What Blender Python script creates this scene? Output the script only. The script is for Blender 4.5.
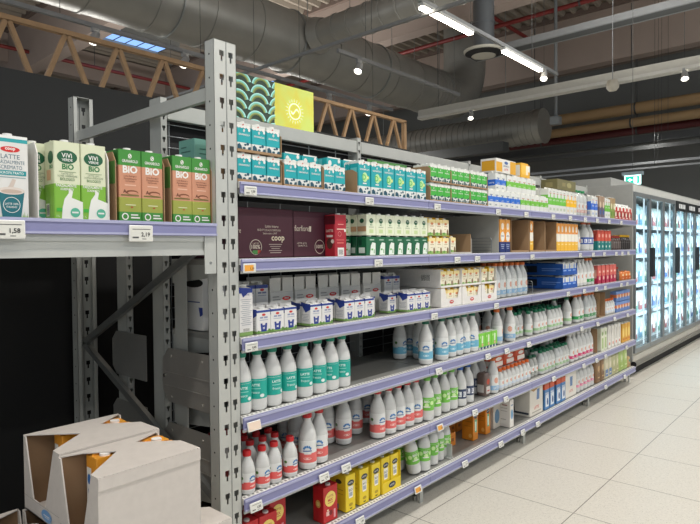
import bpy, math, random
from mathutils import Vector, Matrix
random.seed(7)
S = bpy.context.scene
for o in list(bpy.data.objects): bpy.data.objects.remove(o)
COL = S.collection

# ------------------------------------------------------------------ camera
EYE = 1.45                                  # height of the lens; X runs down the aisle, Y into the shelves
cd = bpy.data.cameras.new('camera'); cd.sensor_width = 36; cd.lens = 36 * 585 / 700; cd.clip_start = .05; cd.clip_end = 200
cam = bpy.data.objects.new('camera', cd); COL.objects.link(cam); S.camera = cam
AX = (.66275696, -.02303016, .74848035)     # aisle direction in (right, down, forward)
AY = (-.74877638, -.00792103, .66277536)
AZ = (-.00933509, -.99970339, -.02249416)
rt = Vector((AX[0], AY[0], AZ[0])); dn = Vector((AX[1], AY[1], AZ[1])); fw = Vector((AX[2], AY[2], AZ[2]))
m = Matrix(((rt.x, -dn.x, -fw.x, 0), (rt.y, -dn.y, -fw.y, 0), (rt.z, -dn.z, -fw.z, EYE), (0, 0, 0, 1)))
cam.matrix_world = m

def along(px, Y, Z):
    """X on the shelf line (Y, Z) that was measured at column px of the survey photo"""
    q = (px - 350) / 585.; z = Z - EYE
    a = AX[0] - q * AX[2]; b = Y * (AY[0] - q * AY[2]) + z * (AZ[0] - q * AZ[2])
    return -b / a

# ------------------------------------------------------------------ world, light, exposure
w = bpy.data.worlds.new('world'); S.world = w; w.use_nodes = True
bg = w.node_tree.nodes['Background']; bg.inputs[0].default_value = (.86, .93, 1, 1); bg.inputs[1].default_value = .6
S.view_settings.view_transform = 'Standard'; S.view_settings.look = 'None'
S.view_settings.exposure = 0.0; S.view_settings.gamma = 1; S.view_settings.use_curve_mapping = False
def area(name, loc, sx, sy, power, rot=(0, 0, 0), col=(1, .97, .92), spread=180):
    l = bpy.data.lights.new(name, 'AREA'); l.shape = 'RECTANGLE'; l.size = sx; l.size_y = sy; l.energy = power; l.color = col
    l.spread = math.radians(spread)
    o = bpy.data.objects.new(name, l); o.location = loc; o.rotation_euler = rot; COL.objects.link(o); return o
AISLE_LAMPS = [(x, y) for y in (.75, -1.9) for x in (-1.2, 1.0, 3.2, 5.4, 7.6, 9.8, 12.0)]
for x, y in AISLE_LAMPS:
    area('aisle_lamp_light', (x, y, 3.86), 1.5, .10, 31)
for x, y in ((1, -2.6), (6, -2.6), (11, -2.6), (2, 3.4), (8, 2.6), (4, 10.5), (10, 11.5)): area('ceiling_fill', (x, y, 4.2), 2.4, 1.0, 180, rot=(math.pi, 0, 0))  # added upward fill to brighten roof and ducts, no luminaires there
for x in (2, 7, 12): area('hall_fill_light', (x, 9.5, 4.3), 1.5, .4, 60)  # added ambient fill for the hall behind, stands for no particular lamp
for x in (6.5, 10.5, 14.5): area('hall_fill_light', (x, 3.9, 4.1), 1.4, .15, 30)  # more added fill, below the tube track and on towards the far wall

# ------------------------------------------------------------------ materials
def lin(c):
    c = c / 255.; return c / 12.92 if c <= .04045 else ((c + .055) / 1.055) ** 2.4
def rgb(h): return (lin(int(h[0:2], 16)), lin(int(h[2:4], 16)), lin(int(h[4:6], 16)), 1)
MATS = {}
def M(h, rough=.5, metal=0., emis=0., var=.04, scale=14., bump=0., trans=0.):
    k = (h, rough, metal, emis, var, scale, bump, trans)
    if k in MATS: return MATS[k]
    mt = bpy.data.materials.new('mat_' + h); mt.use_nodes = True; nt = mt.node_tree; b = nt.nodes['Principled BSDF']
    c = rgb(h); b.inputs['Base Color'].default_value = c; b.inputs['Roughness'].default_value = rough; b.inputs['Metallic'].default_value = metal
    if emis:
        b.inputs['Emission Color'].default_value = c; b.inputs['Emission Strength'].default_value = emis
    elif var:
        tc = nt.nodes.new('ShaderNodeTexCoord'); nz = nt.nodes.new('ShaderNodeTexNoise'); nz.inputs['Scale'].default_value = scale; nz.inputs['Detail'].default_value = 3
        nt.links.new(tc.outputs['Object'], nz.inputs['Vector'])
        mx = nt.nodes.new('ShaderNodeMix'); mx.data_type = 'RGBA'
        mx.inputs[6].default_value = tuple(max(0, v * (1 - 2 * var)) for v in c[:3]) + (1,); mx.inputs[7].default_value = tuple(min(1, v * (1 + 2 * var)) for v in c[:3]) + (1,)
        nt.links.new(nz.outputs['Fac'], mx.inputs[0]); nt.links.new(mx.outputs[2], b.inputs['Base Color'])
        if bump:
            bp = nt.nodes.new('ShaderNodeBump'); bp.inputs['Strength'].default_value = bump; bp.inputs['Distance'].default_value = .002
            nt.links.new(nz.outputs['Fac'], bp.inputs['Height']); nt.links.new(bp.outputs[0], b.inputs['Normal'])
    if trans: b.inputs['Transmission Weight'].default_value = trans
    MATS[k] = mt; return mt
def film(name, tint, gl):
    mt = bpy.data.materials.new(name); mt.use_nodes = True; nt = mt.node_tree; nt.nodes.remove(nt.nodes['Principled BSDF'])
    tr = nt.nodes.new('ShaderNodeBsdfTransparent'); tr.inputs[0].default_value = tint
    g = nt.nodes.new('ShaderNodeBsdfGlossy'); g.inputs['Roughness'].default_value = .08
    mx = nt.nodes.new('ShaderNodeMixShader'); mx.inputs[0].default_value = gl
    nt.links.new(tr.outputs[0], mx.inputs[1]); nt.links.new(g.outputs[0], mx.inputs[2]); nt.links.new(mx.outputs[0], nt.nodes['Material Output'].inputs[0]); return mt
GREY = M('b3b5b0', .42, .15); GREYD = M('8d908e', .4, .4); LAV = M('8586ae', .35); LAVL = M('a9abca', .35); WH = M('ecebe6', .45); DECK = M('9c9c98', .4, .3)
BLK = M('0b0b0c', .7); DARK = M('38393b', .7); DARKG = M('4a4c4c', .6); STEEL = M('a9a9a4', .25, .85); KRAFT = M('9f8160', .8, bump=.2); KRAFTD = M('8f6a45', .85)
BOARD = M('e4e1dc', .75, scale=60, bump=.15); WOOD = M('b08e68', .6, scale=9, var=.12); HD = M('cfd0ce', .3)
PLAS = M('f2f2f0', .35)

def floor_mat():
    mt = bpy.data.materials.new('floor_tiles'); mt.use_nodes = True; nt = mt.node_tree; N = nt.nodes; L = nt.links; b = N['Principled BSDF']
    g = N.new('ShaderNodeNewGeometry'); sp = N.new('ShaderNodeSeparateXYZ'); L.new(g.outputs['Position'], sp.inputs[0])
    def mth(op, a, bv):
        n = N.new('ShaderNodeMath'); n.operation = op
        for i, v in enumerate((a, bv)):
            if isinstance(v, (int, float)): n.inputs[i].default_value = v
            elif v is not None: L.new(v, n.inputs[i])
        return n.outputs[0]
    d = []
    for ax, off in ((0, .16), (1, -.01)):
        t = mth('FRACT', mth('DIVIDE', mth('SUBTRACT', sp.outputs[ax], off - 60), .6), None)
        d.append(mth('GREATER_THAN', mth('ABSOLUTE', mth('SUBTRACT', t, .5), None), .4962))
    j = mth('MAXIMUM', d[0], d[1])
    v = N.new('ShaderNodeTexVoronoi'); v.inputs['Scale'].default_value = 95; L.new(g.outputs['Position'], v.inputs['Vector'])
    r1 = N.new('ShaderNodeValToRGB'); r1.color_ramp.elements[0].color = rgb('c6c1b4'); r1.color_ramp.elements[1].color = rgb('e8e4d9'); r1.color_ramp.elements[0].position = .12; r1.color_ramp.elements[1].position = .3
    L.new(v.outputs['Distance'], r1.inputs[0])
    nz = N.new('ShaderNodeTexNoise'); nz.inputs['Scale'].default_value = 60; nz.inputs['Detail'].default_value = 4; L.new(g.outputs['Position'], nz.inputs['Vector'])
    mx = N.new('ShaderNodeMix'); mx.data_type = 'RGBA'; mx.blend_type = 'MULTIPLY'; mx.inputs[0].default_value = .25; L.new(r1.outputs[0], mx.inputs[6]); L.new(nz.outputs['Fac'], mx.inputs[7])
    m2 = N.new('ShaderNodeMix'); m2.data_type = 'RGBA'; L.new(j, m2.inputs[0]); L.new(mx.outputs[2], m2.inputs[6]); m2.inputs[7].default_value = rgb('6d695f')
    L.new(m2.outputs[2], b.inputs['Base Color']); b.inputs['Roughness'].default_value = .33
    return mt

# ------------------------------------------------------------------ mesh builder
_TXT = {}
def text_geo(s, bold=0.):
    k = (s, bold)
    if k in _TXT: return _TXT[k]
    cu = bpy.data.curves.new('txt', 'FONT'); cu.body = s; cu.offset = bold; cu.resolution_u = 2
    ob = bpy.data.objects.new('txt', cu); me = bpy.data.meshes.new_from_object(ob)
    vs = [(v.co.x, v.co.y) for v in me.vertices]; fs = [tuple(p.vertices) for p in me.polygons]
    bpy.data.objects.remove(ob); bpy.data.curves.remove(cu); bpy.data.meshes.remove(me)
    x0 = min(v[0] for v in vs); x1 = max(v[0] for v in vs); y0 = min(v[1] for v in vs); y1 = max(v[1] for v in vs)
    vs = [(v[0] - (x0 + x1) / 2, v[1] - (y0 + y1) / 2) for v in vs]
    _TXT[k] = (vs, fs, x1 - x0, y1 - y0); return _TXT[k]

class MB:
    def __init__(s): s.v = []; s.f = []; s.m = []; s.mats = []; s.sm = []
    def mi(s, mt):
        if mt not in s.mats: s.mats.append(mt)
        return s.mats.index(mt)
    def poly(s, pts, mt, smooth=False):
        i = len(s.v); s.v += [tuple(p) for p in pts]; s.f.append(tuple(range(i, i + len(pts)))); s.m.append(s.mi(mt)); s.sm.append(smooth)
    def geo(s, vs, fs, mt, smooth=False):
        i = len(s.v); s.v += [tuple(p) for p in vs]; k = s.mi(mt)
        for f in fs: s.f.append(tuple(a + i for a in f)); s.m.append(k); s.sm.append(smooth)
    def box(s, x0, x1, y0, y1, z0, z1, mt, b=0.):
        if b <= 0:
            vs = [(x, y, z) for z in (z0, z1) for y in (y0, y1) for x in (x0, x1)]
            s.geo(vs, [(0, 2, 3, 1), (4, 5, 7, 6), (0, 1, 5, 4), (2, 6, 7, 3), (0, 4, 6, 2), (1, 3, 7, 5)], mt); return s
        def ring(z, i):
            a = i; q = b
            return [(x0 + a + q, y0 + a, z), (x1 - a - q, y0 + a, z), (x1 - a, y0 + a + q, z), (x1 - a, y1 - a - q, z), (x1 - a - q, y1 - a, z), (x0 + a + q, y1 - a, z), (x0 + a, y1 - a - q, z), (x0 + a, y0 + a + q, z)]
        rs = [ring(z0, b * .7), ring(z0 + b, 0), ring(z1 - b, 0), ring(z1, b * .7)]
        s.loft(rs, mt); return s
    def loft(s, rings, mt, smooth=False, cap=True):
        n = len(rings[0]); vs = [p for r in rings for p in r]; fs = []
        for k in range(len(rings) - 1):
            for i in range(n): fs.append((k * n + i, k * n + (i + 1) % n, (k + 1) * n + (i + 1) % n, (k + 1) * n + i))
        s.geo(vs, fs, mt, smooth)
        if cap: s.poly(list(reversed(rings[0])), mt); s.poly(rings[-1], mt)
    def tube(s, p0, p1, r, mt, n=12, r1=None, cap=True, smooth=True):
        p0 = Vector(p0); p1 = Vector(p1); d = (p1 - p0).normalized(); a = Vector((0, 0, 1)) if abs(d.z) < .9 else Vector((1, 0, 0))
        u = d.cross(a).normalized(); w_ = d.cross(u).normalized(); r1 = r if r1 is None else r1
        R = [[tuple(p + (u * math.cos(t) + w_ * math.sin(t)) * q) for t in (2 * math.pi * -i / n for i in range(n))] for p, q in ((p0, r), (p1, r1))]
        s.loft(R, mt, smooth, cap); return s
    def bar(s, p0, p1, a, b, mt):          # rectangular bar, a across (horizontal), b vertical-ish
        p0 = Vector(p0); p1 = Vector(p1); d = (p1 - p0).normalized(); up = Vector((0, 0, 1)) if abs(d.z) < .98 else Vector((0, 1, 0))
        u = d.cross(up).normalized() * a / 2; w_ = u.normalized().cross(d).normalized() * b / 2
        R = [[tuple(p + q) for q in (-u - w_, u - w_, u + w_, -u + w_)] for p in (p0, p1)]
        s.loft(R, mt); return s
    def lathe(s, prof, mt_of, n=20, cx=0, cy=0, sq=1.):
        for k in range(len(prof) - 1):
            (r0, z0), (r1, z1) = prof[k], prof[k + 1]; mt = mt_of(k) if callable(mt_of) else mt_of
            vs = []; 
            for r, z in ((r0, z0), (r1, z1)):
                for i in range(n):
                    t = 2 * math.pi * i / n; vs.append((cx + r * math.cos(t), cy + r * math.sin(t) * sq, z))
            s.geo(vs, [(i, (i + 1) % n, n + (i + 1) % n, n + i) for i in range(n)], mt, True)
        return s
    def disc(s, r, z, mt, n=20, up=True, sq=1.):
        p = [(r * math.cos(2 * math.pi * i / n), r * math.sin(2 * math.pi * i / n) * sq, z) for i in range(n)]
        s.poly(p if up else p[::-1], mt)
    def text(s, t, mp, cu, cv, h, mt, bold=0., wmax=None):
        vs, fs, W, H = text_geo(t, bold); k = h / H
        kx = k if not wmax or W * k <= wmax else wmax / W
        s.geo([mp(cu + x * kx, cv + y * k) for x, y in vs], fs, mt)
    def decal(s, d, mp):
        k = d[0]
        if k == 'r':
            _, u0, v0, u1, v1, mt = d; n = 1 if abs(u1 - u0) < .015 else max(5, int(abs(u1 - u0) / .009))
            for i in range(n):
                a = u0 + (u1 - u0) * i / n; b = u0 + (u1 - u0) * (i + 1) / n; s.poly([mp(a, v0), mp(b, v0), mp(b, v1), mp(a, v1)], mt)
        elif k == 'e':
            _, cu, cv, ru, rv, mt = d; n = 18
            c = mp(cu, cv)
            for i in range(n):
                a = 2 * math.pi * i / n; b = 2 * math.pi * (i + 1) / n
                s.poly([c, mp(cu + ru * math.cos(a), cv + rv * math.sin(a)), mp(cu + ru * math.cos(b), cv + rv * math.sin(b))], mt)
        elif k == 'o':                      # ring
            _, cu, cv, ru, rv, tk, mt = d; n = 24
            for i in range(n):
                a = 2 * math.pi * i / n; b = 2 * math.pi * (i + 1) / n
                s.poly([mp(cu + (ru - tk) * math.cos(a), cv + (rv - tk) * math.sin(a)), mp(cu + ru * math.cos(a), cv + rv * math.sin(a)), mp(cu + ru * math.cos(b), cv + rv * math.sin(b)), mp(cu + (ru - tk) * math.cos(b), cv + (rv - tk) * math.sin(b))], mt)
        elif k == 'p': s.poly([mp(u, v) for u, v in d[1]], d[2])
        elif k == 't': s.text(d[1], mp, d[2], d[3], d[4], d[5], d[6] if len(d) > 6 else 0., d[7] if len(d) > 7 else None)
    def mesh(s, name):
        me = bpy.data.meshes.new(name); me.from_pydata(s.v, [], s.f)
        for mt in s.mats: me.materials.append(mt)
        me.polygons.foreach_set('material_index', s.m); me.polygons.foreach_set('use_smooth', s.sm); me.update(); return me
    def build(s, name, parent=None, loc=None, rot=None):
        o = bpy.data.objects.new(name, s.mesh(name)); COL.objects.link(o)
        if parent: o.parent = parent
        if loc: o.location = loc
        if rot: o.rotation_euler = rot
        return o

def weld(o, d=.0001):
    import bmesh
    bm = bmesh.new(); bm.from_mesh(o.data); bmesh.ops.remove_doubles(bm, verts=bm.verts, dist=d); bm.to_mesh(o.data); bm.free(); return o
def tag(o, label=None, cat=None, group=None, kind=None):
    if label: o['label'] = label
    if cat: o['category'] = cat
    if group: o['group'] = group
    if kind: o['kind'] = kind
    return o
def thing(name, label, cat, loc=(0, 0, 0), rz=0, group=None):
    o = bpy.data.objects.new(name, None); COL.objects.link(o); o.location = loc; o.rotation_euler = (0, 0, rz); o.empty_display_size = .05
    return tag(o, label, cat, group)
def dup(root):
    r = root.copy(); COL.objects.link(r)
    for ch in list(root.children):
        c = ch.copy(); COL.objects.link(c); c.parent = r
        for g in list(ch.children):
            d = g.copy(); COL.objects.link(d); d.parent = c
    return r
USED = set()
def put(P, loc, rz=0, label=None, group=None, tilt=None):
    o = P if P.name not in USED else dup(P); USED.add(o.name); USED.add(P.name)
    o.location = loc; o.rotation_euler = (tilt[0], tilt[1], rz) if tilt else (0, 0, rz)
    if label: o['label'] = label
    if group: o['group'] = group
    elif 'group' in o: del o['group']
    return o
ORD = 'first second third fourth fifth sixth seventh eighth ninth tenth eleventh twelfth thirteenth fourteenth'.split()
RAD = {}; DISCS = []
def free(x, y, z, r): return all(abs(z - c) > .05 or (x - a) ** 2 + (y - b) ** 2 > (r + q) ** 2 for a, b, c, q in DISCS)
def run(P, xs, y, z, desc, where, group, rz=None, ys=None):
    """a row of separate items, labelled by their place in it"""
    n = len(xs)
    for i, x in enumerate(xs):
        if n == 1: lb = desc + ' ' + where
        elif n == 2: lb = desc + ', ' + ('left' if i == 0 else 'right') + ' one ' + where
        elif n == 3: lb = desc + ', ' + ('left', 'middle', 'right')[i] + ' one ' + where
        else: lb = desc + ', ' + ORD[i] + ' from left ' + where
        if P.name in RAD: DISCS.append((x, y, z, RAD[P.name]))
        put(P, (x, ys[i] if ys else y, z), (rz[i] if isinstance(rz, (list, tuple)) else (rz if rz is not None else random.uniform(-.02, .02))), lb, group)
def same(P, pts, desc, group, rz=0):
    for (x, y, z) in pts:
        if P.name in RAD:
            if not free(x, y, z, RAD[P.name]) or y + RAD[P.name] > 2.325: continue
            DISCS.append((x, y, z, RAD[P.name]))
        put(P, (x, y, z), rz, desc, group)
def cen(x0, n, p): return [x0 + p * (i + .5) for i in range(n)]
def st(name, mb, parent=None):
    o = mb.build(name, parent); 
    if not parent: o['kind'] = 'structure'
    return o

# ------------------------------------------------------------------ the building
b = MB(); b.poly([(-6, -7, 0), (26, -7, 0), (26, 26, 0), (-6, 26, 0)], floor_mat()); st('floor', b)
DECKM = M('8d8478', .7); CONC = M('a3948b', .8, scale=2); CONCD = M('6f6058', .85, scale=2)
def vert_wall(name, x0, x1, y0, y1, z0, z1, mt): st(name, MB().box(x0, x1, y0, y1, z0, z1, mt))
FX = 18.0
vert_wall('wall_far', FX, FX + .2, -7, 26, 0, EYE + .292 * FX, M('6c6e6c', .8, scale=1))
vert_wall('wall_far_upper', FX - .05, FX + .2, -7, 26, EYE + .292 * FX, 8.2, M('82756c', .85, scale=.6))
vert_wall('wall_back', -6, 26, 24, 24.2, 0, 5.2, M('1d1d1e', .8)); vert_wall('wall_back_upper', -6, 26, 23.95, 24.2, 5.2, 8.2, M('7d6b5f', .85))
# corrugated roof deck, ribs running down the aisle
ys = []; y = -7.0; dk = MB(); ZC = 7.9
while y < 24: ys += [(y, ZC), (y + .14, ZC), (y + .19, ZC - .11), (y + .27, ZC - .11)]; y += .32
for (ya, za), (yb, zb) in zip(ys, ys[1:]): dk.poly([(-6, yb, zb), (26, yb, zb), (26, ya, za), (-6, ya, za)], DECKM)
st('ceiling', dk)
for i, x in enumerate((1.1, 6.2, 11.2, 16.2)):
    bb = MB(); bb.box(x, x + .38, -7, 24, 6.45 - (.1 if i == 3 else 0), 7.75, CONC); bb.box(x - .1, x + .48, -7, 24, 7.72, 7.86, CONCD); st('trim_%d' % (i + 1), bb)
for i, yy in enumerate((12.5, 18.5)):
    bb = MB(); bb.box(-6, 18, yy, yy + .3, 6.9, 7.75, CONC); st('trim_%d' % (i + 5), bb)
# roof lights
SKY = M('7fa6dd', .5, emis=1.5)
def rooflight(x0, x1, y0, y1, n):
    bb = MB(); bb.box(x0, x1, y0, y1, 7.62, 7.66, SKY); o = st('window_%d' % n, bb)
    f = MB(); k = 5
    for i in range(k + 1):
        xx = x0 + (x1 - x0) * i / k; f.box(xx - .008, xx + .008, y0, y1, 7.60, 7.62, DARKG)
    for yy in (y0, y1): f.box(x0, x1, yy - .04, yy + .04, 7.5, 7.66, GREYD)
    f.build('window_frame', o)
rooflight(8.0, 9.8, 15.4, 16.6, 1); rooflight(12.3, 14.0, 19.3, 20.8, 2); rooflight(12.4, 14.4, 16.0, 16.8, 3)

# ------------------------------------------------------------------ ducts, pipes, tracks overhead
DUCT = M('8f8e88', .42, .35, scale=3, var=.08)
def banded(mb, p0, p1, r, mt, pitch, n=28):
    p0 = Vector(p0); p1 = Vector(p1); L = (p1 - p0).length; d = (p1 - p0) / L; mb.tube(p0, p1, r, mt, n)
    t = pitch
    while t < L:
        mb.tube(p0 + d * (t - .02), p0 + d * (t + .02), r + .015, mt, n); t += pitch
D1Y, D1Z = 8.2, EYE + .475 * 8.2
t = thing('ventilation_duct', 'huge round grey ventilation duct running along the aisle under the roof', 'duct', (6, D1Y, D1Z))
d = MB(); banded(d, (-8, 0, 0), (7.0, 0, 0), .56, DUCT, .95); d.build('duct_run', t)
d = MB(); rings = []
for i in range(9):
    a = math.radians(90 * i / 8); c = Vector((7.0 + 1.0 * math.sin(a), 0, 1.0 - math.cos(a))); nx = Vector((math.sin(a), 0, -math.cos(a)))
    rings.append([tuple(c + nx * .56 * math.cos(2 * math.pi * k / 28) + Vector((0, 1, 0)) * .56 * math.sin(2 * math.pi * k / 28)) for k in range(28)])
d.loft(rings, DUCT, True); d.tube((8, 0, .95), (8, 0, 2.5), .56, DUCT, 28)
for i in range(1, 9): 
    c = i * .11; d.tube((7.0 - c * 1.2, 0, 0), (7.0 - c * 1.2 + .03, 0, 0), .572, DUCT, 28)
d.build('elbow', t)
d = MB()
for xx in (-6, -3.5, -1, 1.5, 4, 6.5):
    d = MB()
    for sy in (-.59, .59): d.tube((xx, sy, 0), (xx, sy, 2.5), .008, GREYD, 5)
    d.tube((xx - .01, 0, 0), (xx + .01, 0, 0), .59, GREYD, 28); d.build('hanger', t)
t = thing('ventilation_duct', 'thinner round branch duct crossing over the shelves and joining the huge duct', 'duct', (7.75, 5, EYE + 3.92))
d = MB(); banded(d, (0, 2.42, 0), (0, -5, 0), .25, DUCT, .35); d.build('duct_run', t); d = MB(); d.tube((0, 2.40, 0), (0, 2.60, 0), .27, DUCT, 28, r1=.33); d.build('collar', t)
d = MB(); d.tube((0, 0, .25), (0, 0, 2.4), .01, GREYD, 5); d.build('hanger', t)
t = thing('ventilation_duct', 'ribbed round duct with flat end cap behind the upper shelf stock', 'duct', (14, 6.0, EYE + .213 * 14))
d = MB(); p = MB(); banded(d, (0, 0, 0), (0, 7.5, 0), .41, DUCT, .17, 32); d.build('duct_run', t)
d = MB(); d.tube((0, -.03, 0), (0, 0, 0), .43, DUCT, 32); d.build('end_cap', t)
d = MB(); d.box(-.75, -.45, .7, 3.6, -.62, -.38, DARKG); d.build('side_box', t)
d = MB()
for yy in (1, 3, 5, 7): MB().tube((0, yy, .4), (0, yy, 3.2), .01, GREYD, 5).build('hanger', t)
t = thing('ventilation_duct', 'vertical round duct ending in a white disc air diffuser', 'duct', (10.1, 5.5, EYE + 3.66))
d = MB(); banded(d, (0, 0, .1), (0, 0, 2.75), .2, M('6d7378', .4, .6), .5, 24); d.build('duct_run', t)
d = MB(); d.lathe([(.0, -.02), (.22, -.02), (.25, .0), (.28, .0), (.37, .05), (.38, .08), (.2, .1), (.0, .1)], M('aaa79c', .5), 32); d.build('diffuser', t)
d = MB(); d.lathe([(.23, -.022), (.35, .03)], BLK, 32); d.build('air_gap', t)

TAN = M('ad9069', .6, scale=3)
def pipe(label, X, z, y0, y1, r, mt, hang=True, cat='pipe'):
    t = thing('ceiling_pipe', label, cat, (X, y0, z)); d = MB(); d.tube((0, 0, 0), (0, y1 - y0, 0), r, mt, 16); d.build('pipe_run', t)
    yy = .8
    while yy < y1 - y0: MB().tube((0, yy - .02, 0), (0, yy + .02, 0), r + .012, DARKG, 16).tube((0, yy, r), (0, yy, 7.7 - z), .012, DARKG, 5).build('hanger', t); yy += 2.6
    return t
pipe('upper thick tan insulated pipe high on the far wall', 16.6, EYE + .2185 * 16.6, -4, 8.2, .15, TAN)
pipe('lower slimmer tan insulated pipe high on the far wall', 16.2, EYE + .1965 * 16.2, -4, 8.2, .12, TAN)
pipe('dark red sprinkler pipe below the tan pipes', 16.7, EYE + .183 * 16.7, -4, 8.2, .1, M('5a1d1f', .5))
RED = M('7a2a28', .5)
for (lb, x0, x1, Y, Z) in (('red sprinkler pipe under the roof behind the wooden truss', 2, 14, 17.0, EYE + .37 * 17.0 - .9), ('thin red sprinkler pipe running under the far roof beams', 6.6, 15.8, 7.0, 7.15)):
    t = thing('ceiling_pipe', lb, 'pipe', (x0, Y, Z)); d = MB(); d.tube((0, 0, 0), (x1 - x0, 0, 0), .05, RED, 10); d.build('pipe_run', t)
    MB().tube((1, 0, .04), (1, 0, 7.75 - Z), .01, DARKG, 5).build('hanger', t); MB().tube((6, 0, .04), (6, 0, 7.75 - Z), .01, DARKG, 5).build('hanger', t)
pipe('red sprinkler pipe crossing high above the freezers', 12.6, 6.6, -4, 14, .05, RED)
TRK = M('8f9294', .4, .4)
def ycross(lb, name, cat, X, z, y0, y1, parts):
    t = thing(name, lb, cat, (X, y0, z)); L = y1 - y0
    for nm, (xa, xb, za, zb), mt in parts: MB().box(xa, xb, 0, L, za, zb, mt).build(nm, t)
    yy = .5
    while yy < min(L, 9.3 if name == 'service_rail' else 99): MB().tube((0, yy, 0), (0, yy, 7.7 - z), .0045, DARKG, 5).build('hanger', t); yy += 2.4
    return t
ycross('long white cable trunking crossing the aisle in front of the dark far wall', 'cable_trunking', 'trunking', 11, EYE + .273 * 11, -3, 7.6, [('trunking', (-.06, .06, -.05, .09), M('b9b7ae', .5)), ('lower_rail', (-.09, .09, -.11, -.05), M('c8c7c0', .5))])
ycross('grey double cable tray crossing above the freezers', 'cable_tray', 'cable tray', 10.6, EYE + .362 * 10.6, -3, 6.0, [('side_rail', (-.17, -.12, -.05, .07), TRK), ('tray_base', (-.12, .12, -.05, -.03), DARKG), ('side_rail', (.12, .17, -.05, .07), TRK)])
ycross('thin grey conduit crossing above the shelf tops', 'conduit', 'conduit', 6.0, EYE + .4745 * 6, 2.0, 11.0, [('conduit_run', (-.02, .02, -.02, .02), TRK)])
for k, (zz, rr) in enumerate(((.155, .03), (.128, .018), (.118, .012))):
    ycross(('dark steel beam', 'upper thin service rail', 'lower thin service rail')[k] + ' crossing low behind the exit sign', 'service_rail', 'rail', 15.4 - k * .3, EYE + zz * 15.4, -4, 9.5, [('rail_run', (-rr, rr, -rr * 1.6, rr * 1.6), (DARKG, TRK, TRK)[k])])
ycross('wide dark steel beam beneath the dark red pipe', 'service_rail', 'beam', 16.0, EYE + .168 * 16, -4, 10, [('rail_run', (-.1, .1, -.09, .09), M('55585a', .5, .3))])
def xtrack(lb, Y, z, x0, x1, w_=.045):
    t = thing('light_track', lb, 'lighting track', (x0, Y, z)); MB().box(0, x1 - x0, -w_ / 2, w_ / 2, -.02, .03, TRK).build('track', t)
    xx = .6
    while xx < x1 - x0: MB().tube((xx, 0, .03), (xx, 0, 7.7 - z), .004, DARKG, 5).build('hanger', t); xx += 1.9
    return t
xtrack('long lighting track running above the wooden truss', 7.0, EYE + .387 * 7, -1.5, 9.2)
xtrack('short lighting track hanging from the thin conduit', 5.5, EYE + .497 * 5.5, 6.0, 9.2)
xtrack('lighting track carrying the two glowing tube lamps', 4.0, EYE + .735 * 4, 4.5, 9.9)
EMW = M('fff4e2', .4, emis=14.)
def tube_lamp(x0, x1, Y, z, lb, g=None):
    t = thing('tube_lamp', lb, 'lamp', (x0, Y, z), 0, g); L = x1 - x0
    MB().box(0, L, -.04, .04, -.02, .02, M('c9cbc9', .4)).build('housing', t); MB().box(.02, L - .02, -.034, .034, -.05, -.021, EMW).build('diffuser', t); return t
tube_lamp(4 * 1.455, 4 * 1.755, 4.0, EYE + .735 * 4 - .045, 'glowing tube lamp at the top edge left of the disc diffuser')
tube_lamp(4 * 1.98, 4 * 2.31, 4.0, EYE + .735 * 4 - .045, 'glowing tube lamp right of the disc diffuser')
def spot(x, y, z, lb, on=True, rz=0):
    t = thing('spotlight', lb, 'spotlight', (x, y, z), rz)
    MB().box(-.05, .05, -.02, .02, -.05, 0, M('9a9c9c', .4)).build('gear_box', t)
    d = MB(); d.tube((.02, 0, -.06), (-.05, -.02, -.18), .045, M('a5a6a6', .4), 16, r1=.058, cap=False); d.build('housing', t)
    d = MB(); d.tube((-.046, -.02, -.168), (-.047, -.02, -.171), .044, M('fff6e6', .4, emis=22.), 16); d.build('lens', t); return t
def rx(px, Y, z): return along(px, Y, z)
zt = EYE + .387 * 7
for px, lb in ((95, 'spotlight over the truss, leftmost one'), (185, 'spotlight over the truss beside the tall rack post'), (329, 'spotlight just right above the yellow sign'), (369, 'spotlight at right end of the track above the truss')):
    spot(rx(px, 7, zt), 7, zt - .02, lb)
spot(rx(359, 5.5, EYE + 2.73), 5.5, EYE + .497 * 5.5 - .02, 'spotlight hanging in front of the huge duct')
spot(9.35, 4.0, EYE + .73 * 4, 'spotlight at the right end of the glowing tube lamps')
spot(11, 6.29, EYE + .273 * 11 - .11, 'spotlight under the white trunking, left one'); spot(10.93, 10.93 / 4.78, EYE + .273 * 11 - .09, 'spotlight on the white trunking, right one')
t = thing('loudspeaker', 'round white pendant speaker beneath the white trunking', 'speaker', (10.1, 10.1 / 3.2, EYE + .262 * 10.1)); d = MB(); d.lathe([(0, -.1), (.06, -.095), (.095, -.05), (.1, 0), (.08, .07), (0, .09)], M('c9c4b6', .5), 20); d.build('shell', t)
MB().tube((0, 0, .08), (0, 0, 2.9), .006, TRK, 5).build('cable', t)
# drop rod with bracket in front of the tan pipes
t = thing('drop_rod', 'vertical grey steel rod with clamp hanging right of the ribbed duct', 'rod', (12, 12 / 2.46, EYE + .222 * 12)); MB().tube((0, 0, 0), (0, 0, 3.8), .035, M('7f8486', .4, .4), 10).build('rod', t); MB().box(-.09, .09, -.09, .09, -.12, .04, M('8f9496', .4, .4)).build('clamp', t)
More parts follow.
